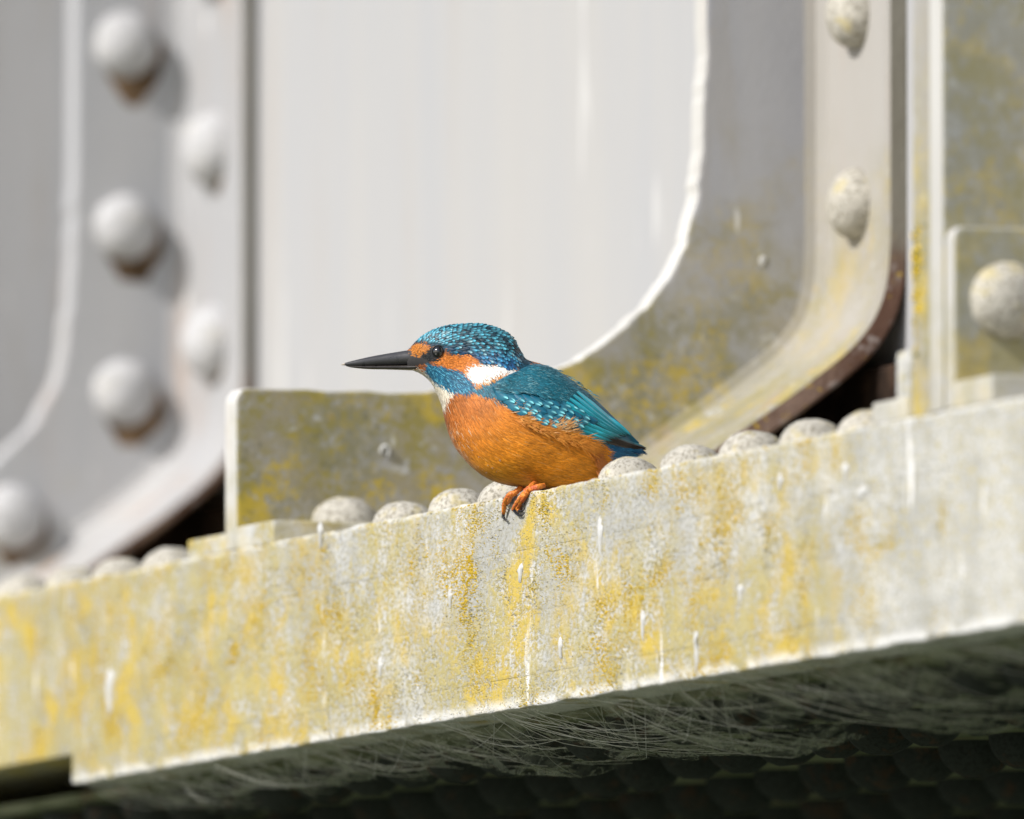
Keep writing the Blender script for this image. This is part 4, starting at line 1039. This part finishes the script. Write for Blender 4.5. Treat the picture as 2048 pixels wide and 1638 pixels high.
# ------------------------------------------------------------------ cobwebs under the flange
def mat_cobweb():
    g = NT('dusty_cobweb')
    tr = g.n.new('ShaderNodeBsdfTransparent'); mx = g.n.new('ShaderNodeMixShader'); df = g.n.new('ShaderNodeBsdfDiffuse'); tl = g.n.new('ShaderNodeBsdfTranslucent'); ad = g.n.new('ShaderNodeMixShader')
    df.inputs[0].default_value = (0.62, 0.64, 0.53, 1); tl.inputs[0].default_value = (0.58, 0.60, 0.48, 1)
    g.L(df.outputs[0], ad.inputs[1]); g.L(tl.outputs[0], ad.inputs[2])
    c = g.coord(); c2 = g.coord((1.0, 0.35, 1.4))
    fib = g.ramp(g.noise(c2, 120, 6, 0.75, 1.2), 0.47, 0.62); veil = g.ramp(g.noise(c, 30, 4, 0.65), 0.46, 0.70)
    al = g.math('MAXIMUM', g.math('MULTIPLY', fib, 0.50), g.math('MULTIPLY', veil, 0.60))
    g.L(al, mx.inputs[0]); g.L(tr.outputs[0], mx.inputs[1]); g.L(ad.outputs[0], mx.inputs[2]); g.L(mx.outputs[0], g.out.inputs[0])
    return g.m
M_COB = mat_cobweb()
M_SILK = mat_plain('silk_strand', (0.55, 0.55, 0.48), 0.6, 0.3)
def cobweb(pxa, pxb, xin, sag, seed, ragged=0.35):
    root = empty('cobweb'); tag(root, 'dusty grey cobweb sheet strung beneath the flange over dark rivet heads', 'cobweb', 'cobwebs under the flange')
    ya = float(bp(pxa, 1409+(1070-pxa)*0.187, 0, 0)[1]); yb = float(bp(pxb, 1409+(1070-pxb)*0.187, 0, 0)[1])
    nu, nv = 46, 22; V = []; Fc = []
    for i in range(nu):
        u = i/(nu-1)
        for j in range(nv):
            v = j/(nv-1)
            rag = 1-ragged*abs(noise.fractal(Vector((u*5+seed, seed, 0)), 1, 2, 3))
            x = 0.002+xin*v*rag*(0.55+0.45*math.sin(math.pi*min(1, u*1.02)))
            z = -0.1168-sag*math.sin(math.pi*min(v*0.75, 1))*(0.35+0.65*math.sin(math.pi*u))-0.007*noise.fractal(Vector((u*7+seed, v*3, seed)), 1, 2, 3)*math.sin(math.pi*v)-0.002*v
            V.append((x, ya+(yb-ya)*u+0.006*noise.noise(Vector((v*4, u*4, seed))), min(z, -0.1170)))
    for i in range(nu-1):
        for j in range(nv-1):
            a = i*nv+j
            hole = noise.fractal(Vector((i*0.35+seed, j*0.35, seed*2)), 1, 2, 3)
            if hole > 0.16 and j > 4: continue
            if j > nv*0.6 and noise.noise(Vector((i*0.7, seed, 7))) > 0.05+0.5*(1-j/nv): continue
            Fc.append((a, a+1, a+nv+1, a+nv))
    link('silk_sheet', mesh('silk_sheet', V, Fc), M_COB, root, True)
    cu = bpy.data.curves.new('silk', 'CURVE'); cu.dimensions = '3D'; cu.bevel_depth = 0.00016; cu.bevel_resolution = 0
    for k_ in range(26):
        i0, i1 = random.randrange(nu), random.randrange(nu); j0, j1 = random.randrange(0, 4), random.randrange(nv//2, nv)
        p0, p1 = np.array(V[i0*nv+j0]), np.array(V[i1*nv+j1]); sp = cu.splines.new('POLY'); sp.points.add(7)
        for m_ in range(8):
            f_ = m_/7; q = p0*(1-f_)+p1*f_; q[2] -= 0.006*math.sin(math.pi*f_); sp.points[m_].co = (*q, 1)
    tmp = bpy.data.objects.new('silk_tmp', cu); col.objects.link(tmp)
    dg = bpy.context.evaluated_depsgraph_get(); me = bpy.data.meshes.new_from_object(tmp.evaluated_get(dg))
    bpy.data.objects.remove(tmp); me.materials.clear()
    link('silk_strands', me, M_SILK, root)
for a in ((560, 800, 0.16, 0.018, 1.3), (760, 1010, 0.20, 0.024, 2.7), (980, 1260, 0.22, 0.026, 4.1), (1150, 1440, 0.20, 0.032, 5.9), (1400, 1700, 0.26, 0.030, 7.7),
          (1560, 1900, 0.30, 0.026, 9.1), (1780, 2100, 0.30, 0.022, 11.3), (160, 420, 0.16, 0.018, 13.3), (380, 620, 0.16, 0.016, 15.1)):
    cobweb(a[0], a[1], a[2]*0.62, a[3], a[4], 0.6)
